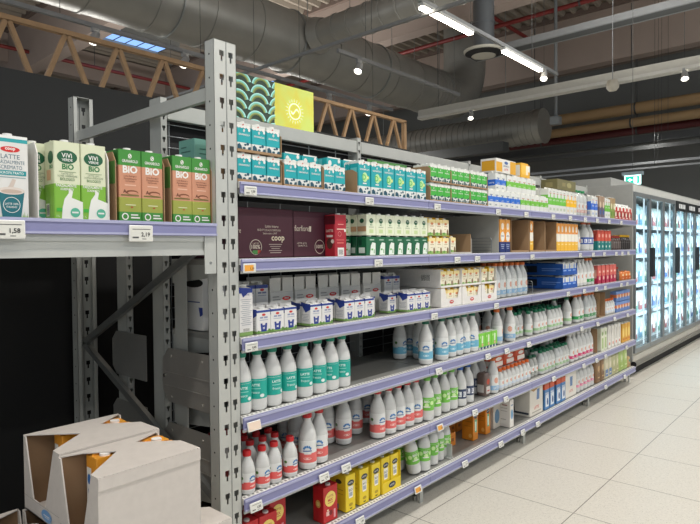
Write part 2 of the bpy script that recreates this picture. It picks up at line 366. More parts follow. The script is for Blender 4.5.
# exit sign
t = thing('exit_sign', 'small glowing cyan green exit sign hanging above the freezers', 'sign', (9.9, 2.79, EYE + 1.0)); 
MB().box(-.015, .015, -.12, .12, -.03, .12, M('bfeee8', .4, emis=2.2)).build('sign_panel', t)
d = MB(); mp = lambda u, v: (-.017, -u, v); d.decal(('r', -.1, -.01, .1, .1, M('12a088', .4, emis=1.6)), mp); mp = lambda u, v: (-.019, -u, v)
d.decal(('r', .02, .0, .07, .09, M('e8fffb', .4, emis=2.)), mp); d.decal(('p', [(-.07, .045), (-.03, .075), (-.03, .055), (0, .055), (0, .035), (-.03, .035), (-.03, .015)], M('e8fffb', .4, emis=2.)), mp); d.build('pictogram', t)
d = MB(); d.box(-.05, .05, -.15, .15, .12, .17, M('7f8f98', .4)); d.tube((0, 0, .17), (0, 0, 5.1), .003, DARKG, 5); d.build('bracket', t)

# ------------------------------------------------------------------ produce corner behind: dark partition, wooden truss, picture sign
PT = EYE + .285 * 5.46
st('wall_partition', MB().box(-6, 7.62, 5.46, 5.54, 0, PT, M('3a3c3c', .75, scale=1.5)))
t = thing('lattice_truss', 'long wooden lattice truss fixed behind the dark partition wall', 'truss', (-2, 5.62, PT - .14))
TH = EYE + .3625 * 5.62 - PT + .14
d = MB(); d.box(0, 9.72, -.03, .03, TH - .022, TH + .022, WOOD); d.build('top_chord', t); MB().box(0, 9.72, -.03, .03, -.03, .03, WOOD).build('bottom_chord', t)
x = .10; P = .503
x0 = 5.62 * .513 + 2 - 5 * P * 1.0
x0 = x0 % P
k = 0
while x0 + k * P < 9.5:
    xc = x0 + k * P
    for s_ in (-1, 1):
        if 0 < xc + s_ * P * .46 < 9.72: MB().bar((xc + s_ * .012, 0, TH - .02), (xc + s_ * P * .47, 0, .03), .04, .042, WOOD).build('web_strut', t)
    k += 1
MB().box(9.66, 9.72, -.03, .03, 0, TH, WOOD).build('end_post', t)
SGY = 5.5; s0, s1, s2 = .742 * SGY, .8625 * SGY, .984 * SGY; SZ1 = EYE + .3685 * SGY; SZ0 = EYE + .24 * SGY
t = thing('picture_sign', 'bright sign with green leek picture and yellow panel bearing a sun logo', 'sign', (s0, SGY - .1, SZ0)); H = SZ1 - SZ0
MB().box(0, s2 - s0, .01, .06, 0, H, DARKG).build('back_box', t)
d = MB(); d.box(0, s1 - s0, 0, .01, 0, H, M('33483a', .5, emis=.35)); W1 = s1 - s0
mp = lambda u, v: (u, -.002, v)
GL = [M('7a8a4c', .5, emis=.3), M('a8b060', .5, emis=.35), M('7cc4b0', .5, emis=.5), M('a9ddd2', .5, emis=.6)]
lay_ = 0
for c in range(3):
    for r in range(7, -1, -1):
        cu, cv = .04 + c * .30 + r * .02, -.03 + r * .105; lay_ += 1
        for q, mt in enumerate((GL[3], GL[2], GL[1], GL[0])):
            ro = .15 - q * .016; arc = [(min(max(cu + ro * math.cos(math.radians(170 - i * 13)), 0), W1), min(max(cv + ro * .9 * math.sin(math.radians(170 - i * 13)), 0), H)) for i in range(13)]
            for p0, p1 in zip(arc, arc[1:]):
                w0 = [(min(max(cu + (pp[0] - cu) * .88, 0), W1), min(max(cv + (pp[1] - cv) * .88, 0), H)) for pp in (p0, p1)]
                if abs(p0[0] - p1[0]) + abs(p0[1] - p1[1]) > .002: d.poly([(u, -.001 - .00012 * (lay_ * 4 + q), v) for u, v in (p0, p1, w0[1], w0[0])], mt)
d.build('leek_picture', t)
d = MB(); X1 = s1 - s0; X2 = s2 - s0
ym = bpy.data.materials.new('yellow_panel'); ym.use_nodes = True; nt = ym.node_tree; bs = nt.nodes['Principled BSDF']; nz = nt.nodes.new('ShaderNodeTexNoise'); nz.inputs['Scale'].default_value = 2.5; rp = nt.nodes.new('ShaderNodeValToRGB')
rp.color_ramp.elements[0].color = rgb('d3cb46'); rp.color_ramp.elements[1].color = rgb('c8d868'); rp.color_ramp.elements[0].position = .35; rp.color_ramp.elements[1].position = .65
nt.links.new(nz.outputs['Fac'], rp.inputs[0]); nt.links.new(rp.outputs[0], bs.inputs['Base Color']); nt.links.new(rp.outputs[0], bs.inputs['Emission Color']); bs.inputs['Emission Strength'].default_value = .55
d.box(X1, X2, 0, .01, 0, H, ym); LG = M('dcecc0', .5, emis=.9); cu = (X1 + X2) / 2; cv = H - .30
d.decal(('o', cu, cv, .105, .105, .016, LG), mp)
for k in range(20):
    a = 2 * math.pi * k / 20; a2 = a + .1; d.poly([(cu + .122 * math.cos(a), -.002, cv + .122 * math.sin(a)), (cu + .122 * math.cos(a2), -.002, cv + .122 * math.sin(a2)), (cu + .165 * math.cos(a + .05), -.002, cv + .165 * math.sin(a + .05))], LG)
for i in range(10):
    u0 = cu - .07 + i * .014; v0 = lambda u: cv + .03 * math.sin((u - cu) * 45)
    d.poly([mp(u0, v0(u0) - .012), mp(u0 + .014, v0(u0 + .014) - .012), mp(u0 + .014, v0(u0 + .014) + .012), mp(u0, v0(u0) + .012)], LG)
d.build('logo_panel', t)
MB().box(.1, .14, .06, .12, .05, .09, DARKG).build('wall_bracket', t)

# ------------------------------------------------------------------ pallet rack at the left, with its neighbour bay
PM = M('bcbeb9', .4, .2, scale=6)
def slotted(mb, w, pitch, z0, z1, cols, mt, sq=.010, sl=.004):
    """front plate (normal -Y) at y=0 with keyhole slots really cut out"""
    xb = sorted({0., w, *[c + s_ for c in cols for s_ in (-sq, -sl, sl, sq)]})
    z = z0
    while z < z1 - .001:
        zz = [z, z + pitch * .22, z + pitch * .45, z + pitch * .68, z + pitch]; zz = [min(q, z1) for q in zz]
        for r in range(4):
            if zz[r + 1] - zz[r] < 1e-5: continue
            for a, c in zip(xb, xb[1:]):
                m_ = (a + c) / 2; hole = any((abs(m_ - q) < sq and r == 2) or (abs(m_ - q) < sl and r == 1) for q in cols)
                if not hole: mb.poly([(a, 0, zz[r]), (c, 0, zz[r]), (c, 0, zz[r + 1]), (a, 0, zz[r + 1])], mt)
        z += pitch
def rack_post(parent, x, y, h, w=.104, dpt=.058, flip=1, name='post'):
    d = MB(); slotted(d, w, .0895, 0, h, [.036, .078], PM)
    d.box(0, .002, .0, dpt, 0, h, PM); d.box(w - .002, w, 0, dpt, 0, h, PM); d.box(0, .02, dpt - .002, dpt, 0, h, PM); d.box(w - .02, w, dpt - .002, dpt, 0, h, PM); d.box(0, w, 0, dpt, h - .002, h, PM)
    d.box(.0555, .0585, -.0015, 0, 0, h, GREYD); d.box(-.03, w + .03, -.02, dpt + .02, 0, .006, PM)
    z = .045
    while z < h:
        d.tube((-.0005, dpt * .5, z), (.0, dpt * .5, z), .004, BLK, 8); z += .0895
    o = d.build(name, parent, (x, y + (0 if flip > 0 else dpt), 0), (0, 0, 0)); 
    if flip < 0: o.scale = (1, -1, 1)
    return o
PX0 = 1.322; RY = 1.845; RD = 1.27; RH = EYE + .797
t = thing('pallet_rack', 'grey steel pallet rack frame with keyhole slotted posts left of the milk shelves', 'rack', (0, 0, 0))
for x in (PX0, -1.35):
    rack_post(t, x, RY, RH); rack_post(t, x, RY + RD - .058, RH, flip=-1)
    xb_ = x + .03
    BR = M('8e908e', .35, .6)
    for (ya, za, yb, zb) in ((RY + .06, EYE + .605, RY + RD - .06, EYE + .595), (RY + .06, EYE + .055, RY + RD - .07, EYE - .475), (RY + RD - .07, EYE - .475, RY + .06, .47), (RY + .06, .42, RY + RD - .07, .1)):
        MB().bar((xb_, ya, za), (xb_, yb, zb), .022, .05 if ya == RY + .06 and abs(za - zb) < .05 else .032, PM if ya == RY + .06 and abs(za - zb) < .05 else BR).build('brace', t)
t2 = thing('rack_shelf', 'wide steel shelf hung in the pallet rack carrying the tall milk cartons', 'shelf', (-1.24, RY, EYE - .018))
L = PX0 + 1.24 - .004
d = MB(); d.box(0, L, .006, .05, 0, .075, PM, .004); d.box(0, L, .0, .006, .05, .078, PM); d.box(0, L, .0, .006, .0, .018, PM); d.box(0, L, RD - .06, RD - .01, 0, .075, PM); d.build('beam', t2)
for xx in (0, L - .05):
    e = MB(); e.box(xx, xx + .05, -.004, 0, -.07, .105, PM); e.tube((xx + .025, -.005, .08), (xx + .025, -.004, .08), .006, STEEL, 8); e.tube((xx + .025, -.005, -.03), (xx + .025, -.004, -.03), .006, STEEL, 8); e.build('beam_hook', t2)
MB().box(0, L, .0, RD - .02, .098, .113, DECK).build('deck', t2)
d = MB(); d.box(0, L - .002, -.014, -.002, .070, .118, LAV, .002); d.box(0, L - .002, -.017, -.012, .108, .118, LAVL); d.box(0, L - .002, -.017, -.012, .072, .079, LAVL); d.build('price_rail', t2)
RZ = EYE - .018 + .113

# black backing behind the rack and the shelves
st('wall_backing', MB().box(-6, 3.4, RY + RD + .06, RY + RD + .1, 0, 1.62, BLK))

# ------------------------------------------------------------------ supermarket shelving
CX = [1.39, 2.72, 4.05, 5.38, 6.60]; CY = 2.34; FYL = 1.83
SZ = {1: 1.716, 2: 1.412, 3: 1.100, 4: .786, 5: .462, 6: .176}
t = thing('gondola_shelving', 'long grey supermarket shelving frame with top beam and wire mesh back', 'shelving', (0, 0, 0))
for i, x in enumerate(CX):
    d = MB(); w_ = .034; slotted(d, w_, .05, .02, 2.13, [w_ / 2], GREY, .0075, .0035); d.box(0, .0015, 0, .09, .02, 2.13, GREY); d.box(w_ - .0015, w_, 0, .09, .02, 2.13, GREY); d.box(0, w_, .088, .09, .02, 2.13, GREY); d.box(0, w_, 0, .09, 2.128, 2.13, GREY)
    d.build('column', t, (x, CY, 0))
    f = MB(); f.box(x + .002, x + .032, 1.96, CY + .09, .03, .10, GREY); x = 1.432 if i == 0 else x; f.box(x, x + .030, 1.893, 1.903, .0, .11, GREY); f.box(x, x + .030, 1.903, 1.96, .06, .10, GREY); f.tube((x + .015, 1.94, 0), (x + .015, 1.94, .03), .014, STEEL, 10); f.build('foot', t)
WIRE = M('9fa3a5', .35, .6)
for i in range(4):
    xa, xb_ = CX[i] + .036, CX[i + 1] - .002
    MB().box(xa, xb_, CY, CY + .03, EYE + .585, EYE + .657, GREY, .003).build('top_beam', t)
    g = MB(); z = .2
    while z < EYE + .58: g.tube((xa, CY + .035, z), (xb_, CY + .035, z), .0023, WIRE, 6); z += .052
    x = xa + .03
    while x < xb_: g.tube((x, CY + .040, .18), (x, CY + .040, EYE + .585), .0028, WIRE, 6); x += .222
    g.build('wire_grid', t); 
    MB().box(xa - .034, xb_, CY + .075, CY + .085, .05, EYE + .60, M('1b1b1d', .7)).build('back_panel', t)
def shelf(i, n, lb):
    xa, xb_ = (PX0 + .107 if i == 0 else CX[i] + .011), CX[i + 1] + .009; z = SZ[n]; L = xb_ - xa
    s_ = thing('shelf', lb, 'shelf', (xa, FYL, z), 0, None)
    d = MB(); d.box(.002, L - .002, .034, CY - FYL - .004, -.024, -.0, DECK, .002); d.build('board', s_)
    d = MB(); d.box(0, L, 0, .010, -.046, .001, LAV, .003); d.box(0, L, -.003, .0, -.010, .0, LAVL, .001); d.box(0, L, -.004, .0, -.046, -.039, LAVL, .001); d.box(0, L, .002, .010, -.056, -.046, GREY); d.build('price_rail', s_)
    d = MB(); d.box(.002, L - .002, .010, .034, -.022, .003, WH); k = int((L - .02) / .022)
    for j in range(k): d.box(j * .022 + .008, j * .022 + .019, .015, .027, .003, .0034, M('8f8f8b', .6))
    d.build('front_lip', s_)
    for xx in (.004, L - .008):
        e = MB(); pts = [(CY - FYL - .006, -.11 if n < 6 else -.06), (CY - FYL - .006, -.002), (.02, -.026), (.02, -.045), (.2, -.075)]
        e.loft([[(xx, y_, z_) for y_, z_ in pts][::-1], [(xx + .003, y_, z_) for y_, z_ in pts][::-1]], GREY); e.build('bracket', s_)
    if i == 0 and n in (4, 5):
        e = MB(); hh = .235 if n == 4 else .235; D = CY - FYL - .03
        pts = [(.13, .0), (.13, hh), (D - .03, hh), (D + .02, hh * .78), (D + .02, hh * .22), (D - .03, 0)]
        e.loft([[(-.054, y_, z_ + .005) for y_, z_ in pts], [(-.051, y_, z_ + .005) for y_, z_ in pts]][::-1], PLT)
        for zq, yq in ((.12, D - .05), (.88, D - .05), (.12, .2), (.88, .2)): e.tube((-.058, yq, hh * zq), (-.054, yq, hh * zq), .006, PLT, 10)
        for zq in (.3, .55): e.box(-.058, -.054, .135, D, hh * zq, hh * zq + .006, PLT)
        e.tube((-.060, D, hh * .5), (-.054, D, hh * .5), .008, STEEL, 10); e.box(-.051, .004, .135, .165, .004, .02, PLT)
        e.build('side_plate', s_)
    return s_
PLT = M('b7b3ac', .32, .55)
for xx, ya, yb in ((1.3935, 2.16, 2.25),):
    MB().box(xx - .002, xx + .001, ya, yb, .02, 1.40, GREY).build('side_upright', bpy.data.objects['gondola_shelving'])
RN = {1: 'topmost', 2: 'second highest', 3: 'third highest', 4: 'third lowest', 5: 'second lowest', 6: 'lowest'}
BN = ['in the nearest bay beside the rack post', 'in the second nearest bay', 'in the third nearest bay', 'in the far bay beside the freezers']
for i in range(4):
    for n in range(1, 7): shelf(i, n, RN[n] + ' long grey shelf with lavender edge ' + BN[i])
# frame seen through the rack: the other side of the double gondola
t = thing('rear_column', 'grey column with folded steel side plates seen through the rack frame', 'column', (1.385, 2.66, 0))
d = MB(); slotted(d, .034, .05, 0, 1.5, [.017], GREY, .0075, .0035); d.box(0, .0015, 0, .09, 0, 1.5, GREY); d.box(.0325, .034, 0, .09, 0, 1.5, GREY); d.build('column', t)
for zq in (.42, .75):
    d = MB(); pts = [(-.19, 0), (-.19, .21), (.09, .21), (.13, .17), (.13, .04), (.09, 0)]; d.loft([[(-.01, y_, zq + z_ + .1) for y_, z_ in pts], [(-.006, y_, zq + z_ + .1) for y_, z_ in pts]][::-1], M('9d9c98', .35, .5)); d.build('side_plate', t)

# ------------------------------------------------------------------ freezers along the aisle
FZY = 1.95; FX0 = 6.91; NP = .605; ND = 14; FH = 2.13; FZ0 = .25
CAB = M('a9aaa6', .45, .2); FR = M('858a8c', .35, .4); FRD = M('2c2f31', .4, .3)
t = thing('glass_door_freezer', 'long row of tall glass door freezers with bright lit interiors', 'freezer', (FX0, FZY, 0)); FL = ND * NP; DP = .85
MB().box(-.03, -.002, -.01, DP, .1, FH, CAB).build('end_panel', t); MB().box(-.03, FL, DP, DP + .03, .1, FH, CAB).build('rear_panel', t)
MB().box(0, FL, -.01, DP, FH - .075, FH, M('c4c5c0', .4)).build('top_panel', t)
d = MB(); d.box(-.028, FL, .22, DP + 1.0, FH + .001, EYE + .775, CAB); d.build('canopy', t)
d = MB(); d.box(0, FL, .03, .06, .0, .09, BLK); d.box(0, FL, -.0, .06, .09, FZ0, M('bdb8ab', .45)); d.box(0, FL, -.03, 0, .13, .165, M('8b8880', .45)); d.box(0, FL, -.012, 0, .165, FZ0 - .02, M('c9c5ba', .4)); d.build('plinth', t)
d = MB(); d.box(-.05, FL, -.045, -.03, .125, .17, M('77756e', .5)); d.tube((-.055, -.03, .15), (-.05, -.03, .15), .03, BLK, 12); d.build('bumper', t)
MB().box(0, FL, .06, DP, .1, FZ0, M('d9dcdc', .5)).build('floor_tray', t)
for k in range(5):
    zz = FZ0 + .02 + k * .35
    d = MB(); d.box(0, FL, .12, DP - .02, zz, zz + .012, M('d5dbde', .4)); d.box(0, FL, .115, .12, zz - .012, zz + .03, M('b4c3cc', .4)); d.build('inner_shelf', t)
GLS = film('freezer_glass', (.86, .91, .93, 1), .12)
LEDM = M('e4eff4', .4, emis=1.0)
MB().box(0, FL, DP - .019, DP - .001, FZ0, FH - .08, M('b5c5cc', .5)).build('rear_liner', t)
for k in range(ND):
    x = k * NP; dr = None
    d = MB(); a, c = x + .004, x + NP - .004; zt = FH - .08; zb = FZ0 + .01; fw_ = .034
    d.box(a, a + fw_, -.03, .0, zb, zt, FR); d.box(c - fw_, c, -.03, .0, zb, zt, FR); d.box(a + fw_, c - fw_, -.03, 0, zt - .05, zt, FR); d.box(a + fw_, c - fw_, -.03, 0, zb, zb + .05, FR)
    dr = d.build('freezer_door', t)
    MB().box(a + fw_, c - fw_, -.018, -.012, zb + .05, zt - .05, GLS).build('pane', dr)
    hx = (c - .018) if k % 2 == 0 else (a + .018)
    MB().box(hx - .014 - (.028 if k % 2 == 0 else -.0) * 0, hx + .014, -.075, -.03, EYE - .36, EYE - .02, FRD, .006).build('handle', dr)
    if k >= 3:
        d = MB(); d.box(a, c, -.04, -.031, zt - .13, zt + .0, FRD); mp = lambda u, v, a=a: (a + NP / 2 + u, -.0415, zt - .065 + v)
        for q in range(4): d.decal(('r', -.18 + q * .095, -.03, -.11 + q * .095, .03, M('d9dcdc', .5)), mp)
        d.build('header_sign', dr)
    MB().box(x - .004, x + .004, .035, .05, FZ0, FH - .08, LEDM).build('light_strip', t)
for k in range(0, ND, 2):
    area('freezer_light', (FX0 + (k + 1) * NP, FZY + .10, 1.15), 1.0, 1.6, 14, rot=(math.radians(90), 0, 0), col=(.90, .97, 1.0))
# frozen goods
def bag(name, w_, h_, dp, c1, c2, c3):
    d = MB(); R = []
    for z, f, g in ((0, .9, .8), (h_ * .1, 1, 1), (h_ * .5, 1, 1), (h_ * .88, .98, .6), (h_, 1, .06)):
        R.append([(w_ / 2 * f * math.cos(a) * (1.25 if abs(math.cos(a)) < .9 else 1), dp / 2 * g * math.sin(a), z) for a in [2 * math.pi * i / 12 for i in range(12)]])
    d.loft(R, M(c1, .4), True); mp = lambda u, v: (u, -dp / 2 - .002, v)
    d.decal(('r', -w_ * .36, h_ * .12, w_ * .36, h_ * .55, M(c2, .4)), mp); mp2 = lambda u, v: (u, -dp / 2 - .004, v); d.decal(('e', 0, h_ * .45, w_ * .24, h_ * .13, M(c3, .4)), mp2)
    o = d.build(name); tag(o, 'frozen food bag', 'frozen food'); return o
BAGS = [bag('frozen_food_bag', .175, .29, .1, 'b4d9e4', '4a96bc', 'f4f4f0'), bag('frozen_food_bag', .18, .27, .1, 'cfe6e2', '3f8f7a', 'f2f2d8'), bag('frozen_food_bag', .175, .29, .1, 'c4dcec', '2f68b0', 'ffffff'), bag('frozen_food_bag', .18, .26, .1, 'dfe9ec', 'a8535a', 'fafafa')]
rnd = random.Random(3)
DN = ['nearest', 'second nearest', 'third nearest', 'fourth nearest', 'fifth nearest', 'sixth nearest', 'seventh nearest', 'eighth nearest']
CN = ['teal and white', 'green and white', 'dark blue and white', 'red and white']
for dk_ in range(8):
    for lv in range(5):
        for q in range(3):
            bi = (dk_ * 3 + lv * 2 + q + (rnd.random() < .3)) % 4
            o = put(BAGS[bi], (FX0 + dk_ * NP + .105 + q * .198, FZY + .21, FZ0 + .033 + lv * .35), rnd.uniform(-.04, .04))
            o['label'] = '%s frozen food bag, %s on %s-lowest shelf behind %s freezer door' % (CN[bi], ('left', 'middle', 'right')[q], ORD[lv], DN[dk_]); o['group'] = 'bags in the freezers'
#PRODUCTS
# ------------------------------------------------------------------ product kinds (each built once, then copied)
def Q(h, r=.42): return M(h, r, var=0.)
WHT = Q('e8e7e2')
def carton(name, cat, w_, dp, h, bands, F=(), L=(), cap=None, slant=0., top='e9e9e2', fin=True, capx=0., capr=.0125, B=()):
    """bands: (height fraction up to which, colour); front faces -Y, L is the side towards -X; base at the origin"""
    t = thing(name, name.replace('_', ' '), cat); d = MB(); c = .0025; a, e = w_ / 2, dp / 2
    def ring(z, top_=False):
        P = [(-a + c, -e), (a - c, -e), (a, -e + c), (a, e - c), (a - c, e), (-a + c, e), (-a, e - c), (-a, -e + c)]
        return [(x, y, z - (slant * max(0., min(1., (e - y) / dp * 1.9 - .0)) if top_ else 0)) for x, y in P]
    z0 = 0.
    for k, (f, col) in enumerate(bands):
        last = k == len(bands) - 1; z1 = h * f
        r0 = ring(z0); r1 = ring(z1, last)
        n = 8; d.geo(r0 + r1, [(i, (i + 1) % n, n + (i + 1) % n, n + i) for i in range(n)], Q(col)); z0 = z1
    d.poly(ring(0)[::-1], Q(bands[0][1]))
    r = ring(h, True); d.geo([r[7], r[0], r[1], r[2]] + [r[3], r[4], r[5], r[6]], [(0, 1, 2, 3), (3, 4, 7, 0), (4, 5, 6, 7)], Q(top))
    if fin: d.box(-a + .004, a - .004, e * .05, e * .05 + .0015, h - slant * .9 if slant else h, h + .005, Q(top)); 
    if not slant: d.poly([(-a + .004, -e + .004, h + .0006), (-a + .004 + w_ * .3, -e + .004, h + .0006), (-a + .004, -e + .004 + dp * .3, h + .0006)], Q(bands[-1][1]))
    mp = lambda u, v: (u, -e - .0005, v); ml = lambda u, v: (-a - .0005, -u, v); ma = lambda u, v: (u, -e - .0010, v)
    for i, q in enumerate(F): d.decal(q, lambda u, v, i=i: (u, -e - .0004 - .00005 * i, v))
    for i, q in enumerate(L): d.decal(q, lambda u, v, i=i: (-a - .0004 - .00005 * i, -u, v))
    for q in B: d.decal(q, ma)
    d.build('carton_body', t)
    if cap:
        k = MB(); zc = h - slant * .75; k.tube((capx, -e * .45, zc - .004), (capx, -e * .45 - (slant * .12), zc + .0075), capr, Q(cap), 14); k.build('cap', t)
    return t
COW = lambda w_, col: [('p', [(-w_ * .46, .006), (-w_ * .46, .024), (-w_ * .32, .03), (-w_ * .18, .02), (-w_ * .12, .004)], Q(col)), ('e', w_ * .08, .026, .006, .004, Q(col)), ('e', w_ * .25, .03, .007, .006, Q(col)), ('p', [(w_ * .2, .002), (w_ * .3, .018), (w_ * .46, .02), (w_ * .47, .002)], Q(col)), ('e', w_ * .0, .012, .008, .005, Q(col))]
def loopmark(u, v, s_, mt): return [('o', u, v, s_ * .8, s_, s_ * .35, mt), ('p', [(u - s_, v - s_), (u + s_ * .6, v + s_ * .2), (u + s_ * .2, v + s_ * .6)], mt)]
def bar_code(u, v, w_, h): return [('r', u, v, u + w_, v + h, WHT)] + [('r', u + w_ * (.08 + .11 * i), v + h * .1, u + w_ * (.13 + .11 * i), v + h * .9, Q('222222')) for i in range(8)]
def lines(u, v, w_, n, dv, th, col): return [('r', u - w_ / 2 * (1 - .18 * (i % 3)), v - i * dv, u + w_ / 2 * (1 - .18 * (i % 3)), v - i * dv + th, Q(col)) for i in range(n)]
TQ = '12a3ab'; NV = '0f4a5e'
turq_s = carton('milk_carton', 'carton', .073, .06, .112, [(.30, 'dee0dc'), (.86, TQ), (1, 'dadcd7')], COW(.073, NV) + loopmark(0, .082, .006, WHT) + [('t', 'GRANAROLO', 0, .066, .0075, WHT, .02, .055)] + [('e', x, .097, .0085, .0065, WHT) for x in (-.028, -.012, .004, .02)] + [('e', .026, .088, .006, .008, WHT), ('p', [(-.012, .1), (.0, .104), (-.004, .109)], Q('c0392b'))], [('r', -.02, .04, .02, .09, Q('6fcdd0')), ('r', -.015, .012, .015, .028, Q('b9c6c8'))], WHT and 'e0e0db', top='e8ebe8')
turq_b = carton('milk_carton', 'carton', .091, .062, .163, [(.24, 'dee0dc'), (.92, TQ), (1, 'dadcd7')], COW(.091, NV) + loopmark(0, .136, .006, WHT) + [('t', 'GRANAROLO', 0, .122, .009, WHT, .02, .07), ('e', .002, .084, .02, .024, Q('b9e3a0')), ('t', 'D', -.003, .084, .028, Q('5cb85c'), .03), ('e', .024, .083, .009, .009, Q('c8dc3c')), ('t', '+', .024, .083, .010, WHT, .04), ('r', -.014, .05, .014, .056, WHT)] + [('e', x, .151, .009, .008, WHT) for x in (-.036, -.016, .03)] + [('p', [(-.012, .152), (.004, .156), (.0, .161)], Q('c0392b'))], [('r', -.02, .05, .02, .13, Q('6fcdd0')), ('r', -.015, .012, .015, .03, Q('b9c6c8'))], 'e0e0db', top='e8ebe8')
GN = '3fae3c'
green_s = carton('milk_carton', 'carton', .070, .058, .100, [(.28, 'dee0dc'), (.86, GN), (1, 'dadcd7')], COW(.07, '1f4f52') + loopmark(0, .072, .005, WHT) + [('t', 'GRANAROLO', 0, .058, .007, WHT, .02, .05)] + [('e', x, .086, .008, .006, WHT) for x in (-.026, -.008, .012, .026)], [('r', -.02, .035, .02, .08, Q('8fd08b'))], 'e0e0db', top='e8ebe8')
blue_s = carton('milk_carton', 'carton', .075, .06, .122, [(.30, 'd9dad7'), (.58, '2a6fd0'), (1, 'dbddd9')], [('p', [(-.008, .055), (.008, .055), (.006, .08), (-.006, .08)], Q('2a6fd0')), ('r', -.02, .078, .02, .084, Q('8a8f9c')), ('t', 'LATTE', 0, .045, .008, WHT, .02), ('r', -.025, .012, .0, .02, Q('8a9a9c'))], [('r', -.028, .03, .028, .068, Q('1f5fc4')), ('t', 'LATTE', 0, .048, .010, WHT, .02)], 'e0e0dc', slant=.012)
green2_s = carton('milk_carton', 'carton', .075, .06, .122, [(.30, 'd9dad7'), (.58, '76c043'), (1, 'dbddd9')], [('p', [(-.008, .055), (.008, .055), (.006, .08), (-.006, .08)], Q('76c043')), ('r', -.02, .078, .02, .084, Q('c78a7c')), ('t', 'LATTE', 0, .045, .008, WHT, .02)], [('r', -.028, .03, .028, .072, Q('5cb338')), ('t', 'LATTE', 0, .05, .010, WHT, .02)], 'e0e0dc', slant=.012)
def tallc(hex_, tint): return carton('milk_carton', 'carton', .070, .07, .195, [(.32, 'd9dad7'), (.62, hex_), (1, 'dbddd9')], [('p', [(-.010, .118), (.010, .118), (.006, .155), (-.006, .155)], Q(hex_)), ('r', -.02, .15, .02, .157, Q('c78a7c')), ('t', 'LATTE', 0, .10, .012, WHT, .02, .05), ('r', -.02, .02, .02, .04, Q(tint)), ('r', -.016, .165, .016, .17, Q('9aa09a'))], [('r', -.03, .07, .03, .14, Q(hex_)), ('r', -.02, .02, .02, .05, Q(tint))], 'e0e0dc', slant=.014)
green_t = tallc('6fc044', 'b9c6b0'); yell_t = tallc('f0bb25', 'd9cdb0'); blue_t = tallc('3d6fd0', 'a7b5cf')
OVG = '1d5c3c'
cream_s = carton('milk_carton', 'carton', .077, .06, .104, [(1, 'e4ead0')], [('e', 0, .073, .016, .013, Q(OVG)), ('t', 'ViVi', 0, .076, .008, WHT, .01, .02), ('t', 'BIO', 0, .053, .008, Q('2f7a45'), .02), ('r', -.02, .04, .02, .043, Q('9aab88')), ('r', -.016, .012, .016, .03, Q('c9dba0'))], [('e', 0, .073, .014, .012, Q(OVG)), ('r', -.028, .02, .028, .045, Q('c39a74'))], 'f0f0ea', top='e0e6cf')
dgreen_s = carton('milk_carton', 'carton', .077, .06, .094, [(1, '17613f')], [('p', [(-.012, .002), (.032, .002), (.034, .062), (.008, .066), (-.004, .05)], Q('e8efe6')), ('r', -.012, .076, .022, .081, Q('bcd8c4')), ('e', .006, .03, .007, .005, Q('5cb84a')), ('r', .018, .01, .026, .03, Q('9bbf94'))], [('r', -.02, .012, .02, .04, Q('d8e4dc')), ('r', -.02, .05, .0, .08, Q('0f3e2c'))], 'e9e9e2', top='17613f')
yel_s = carton('milk_carton', 'carton', .071, .06, .100, [(.16, '9dbf6a'), (.72, 'f1ead2'), (1, 'f2dfa0')], [('e', 0, .068, .014, .007, Q('d98a5a')), ('r', -.018, .052, .018, .056, Q('b9a37a')), ('p', [(.012, .003), (.012, .03), (.02, .04), (.028, .03), (.028, .003)], Q('7a5a3c')), ('e', -.018, .012, .012, .007, Q('6c9c4c')), ('r', -.016, .036, .004, .039, Q('b9a37a'))], [('p', [(-.03, .1), (.03, .1), (.03, .07)], Q('f2c21c')), ('r', -.02, .02, .02, .05, Q('e8dcc0'))], 'e0e0db', top='f2c21c', slant=.008)
BL = '223a8c'
coop_s = carton('milk_carton', 'carton', .0735, .062, .108, [(.10, '7da05a'), (.80, 'dedddb'), (1, '27408f')], [('e', 0, .077, .010, .005, Q('c8332f')), ('r', -.020, .062, -.003, .069, Q('8e98b4')), ('r', .001, .062, .020, .069, Q('8e98b4')), ('r', -.022, .054, .022, .0565, Q('9aa3ba')), ('p', [(-.014, .008), (.014, .008), (.018, .042), (.008, .042), (.006, .034), (-.006, .034), (-.008, .042), (-.018, .042)], Q(BL)), ('t', 'M', 0, .022, .010, WHT, .02), ('e', -.028, .008, .006, .006, Q('5c8a3c')), ('e', .028, .01, .006, .007, Q('5c8a3c'))], [('p', [(-.031, .1), (.031, .1), (.031, .075), (-.0, .06)], Q(BL))] + lines(0, .05, .045, 5, .007, .0022, 'a4a8b0'), 'e2e2e0', top='dedddb', slant=.012)
coop_t = carton('milk_carton', 'carton', .072, .07, .20, [(.08, '7da05a'), (.86, 'dedddb'), (1, '27408f')], [('p', [(-.036, .196), (.034, .19), (-.014, .155)], Q(BL))] + lines(0, .145, .055, 14, .0078, .0024, '9fa3ab') + bar_code(-.018, .016, .036, .016) + [('t', 'LATTE', .004, .165, .006, Q(BL), .01)], [('p', [(-.035, .19), (.035, .19), (-.035, .16)], Q(BL))] + lines(0, .14, .05, 10, .01, .003, 'a4a8b0'), 'e2e2e0', slant=.012)
coop_u = carton('milk_carton', 'carton', .072, .07, .20, [(.08, '7da05a'), (.86, 'dcdbd8'), (1, '27408f')], [('e', 0, .165, .012, .006, Q('c8332f')), ('r', -.024, .148, -.004, .156, Q('707a9c')), ('r', .0, .148, .024, .156, Q('707a9c')), ('r', -.024, .138, .024, .141, Q('8a93aa')), ('p', [(-.014, .03), (.014, .03), (.02, .1), (.008, .1), (.006, .085), (-.006, .085), (-.008, .1), (-.02, .1)], Q(BL))], (), 'e2e2e0', slant=.012)
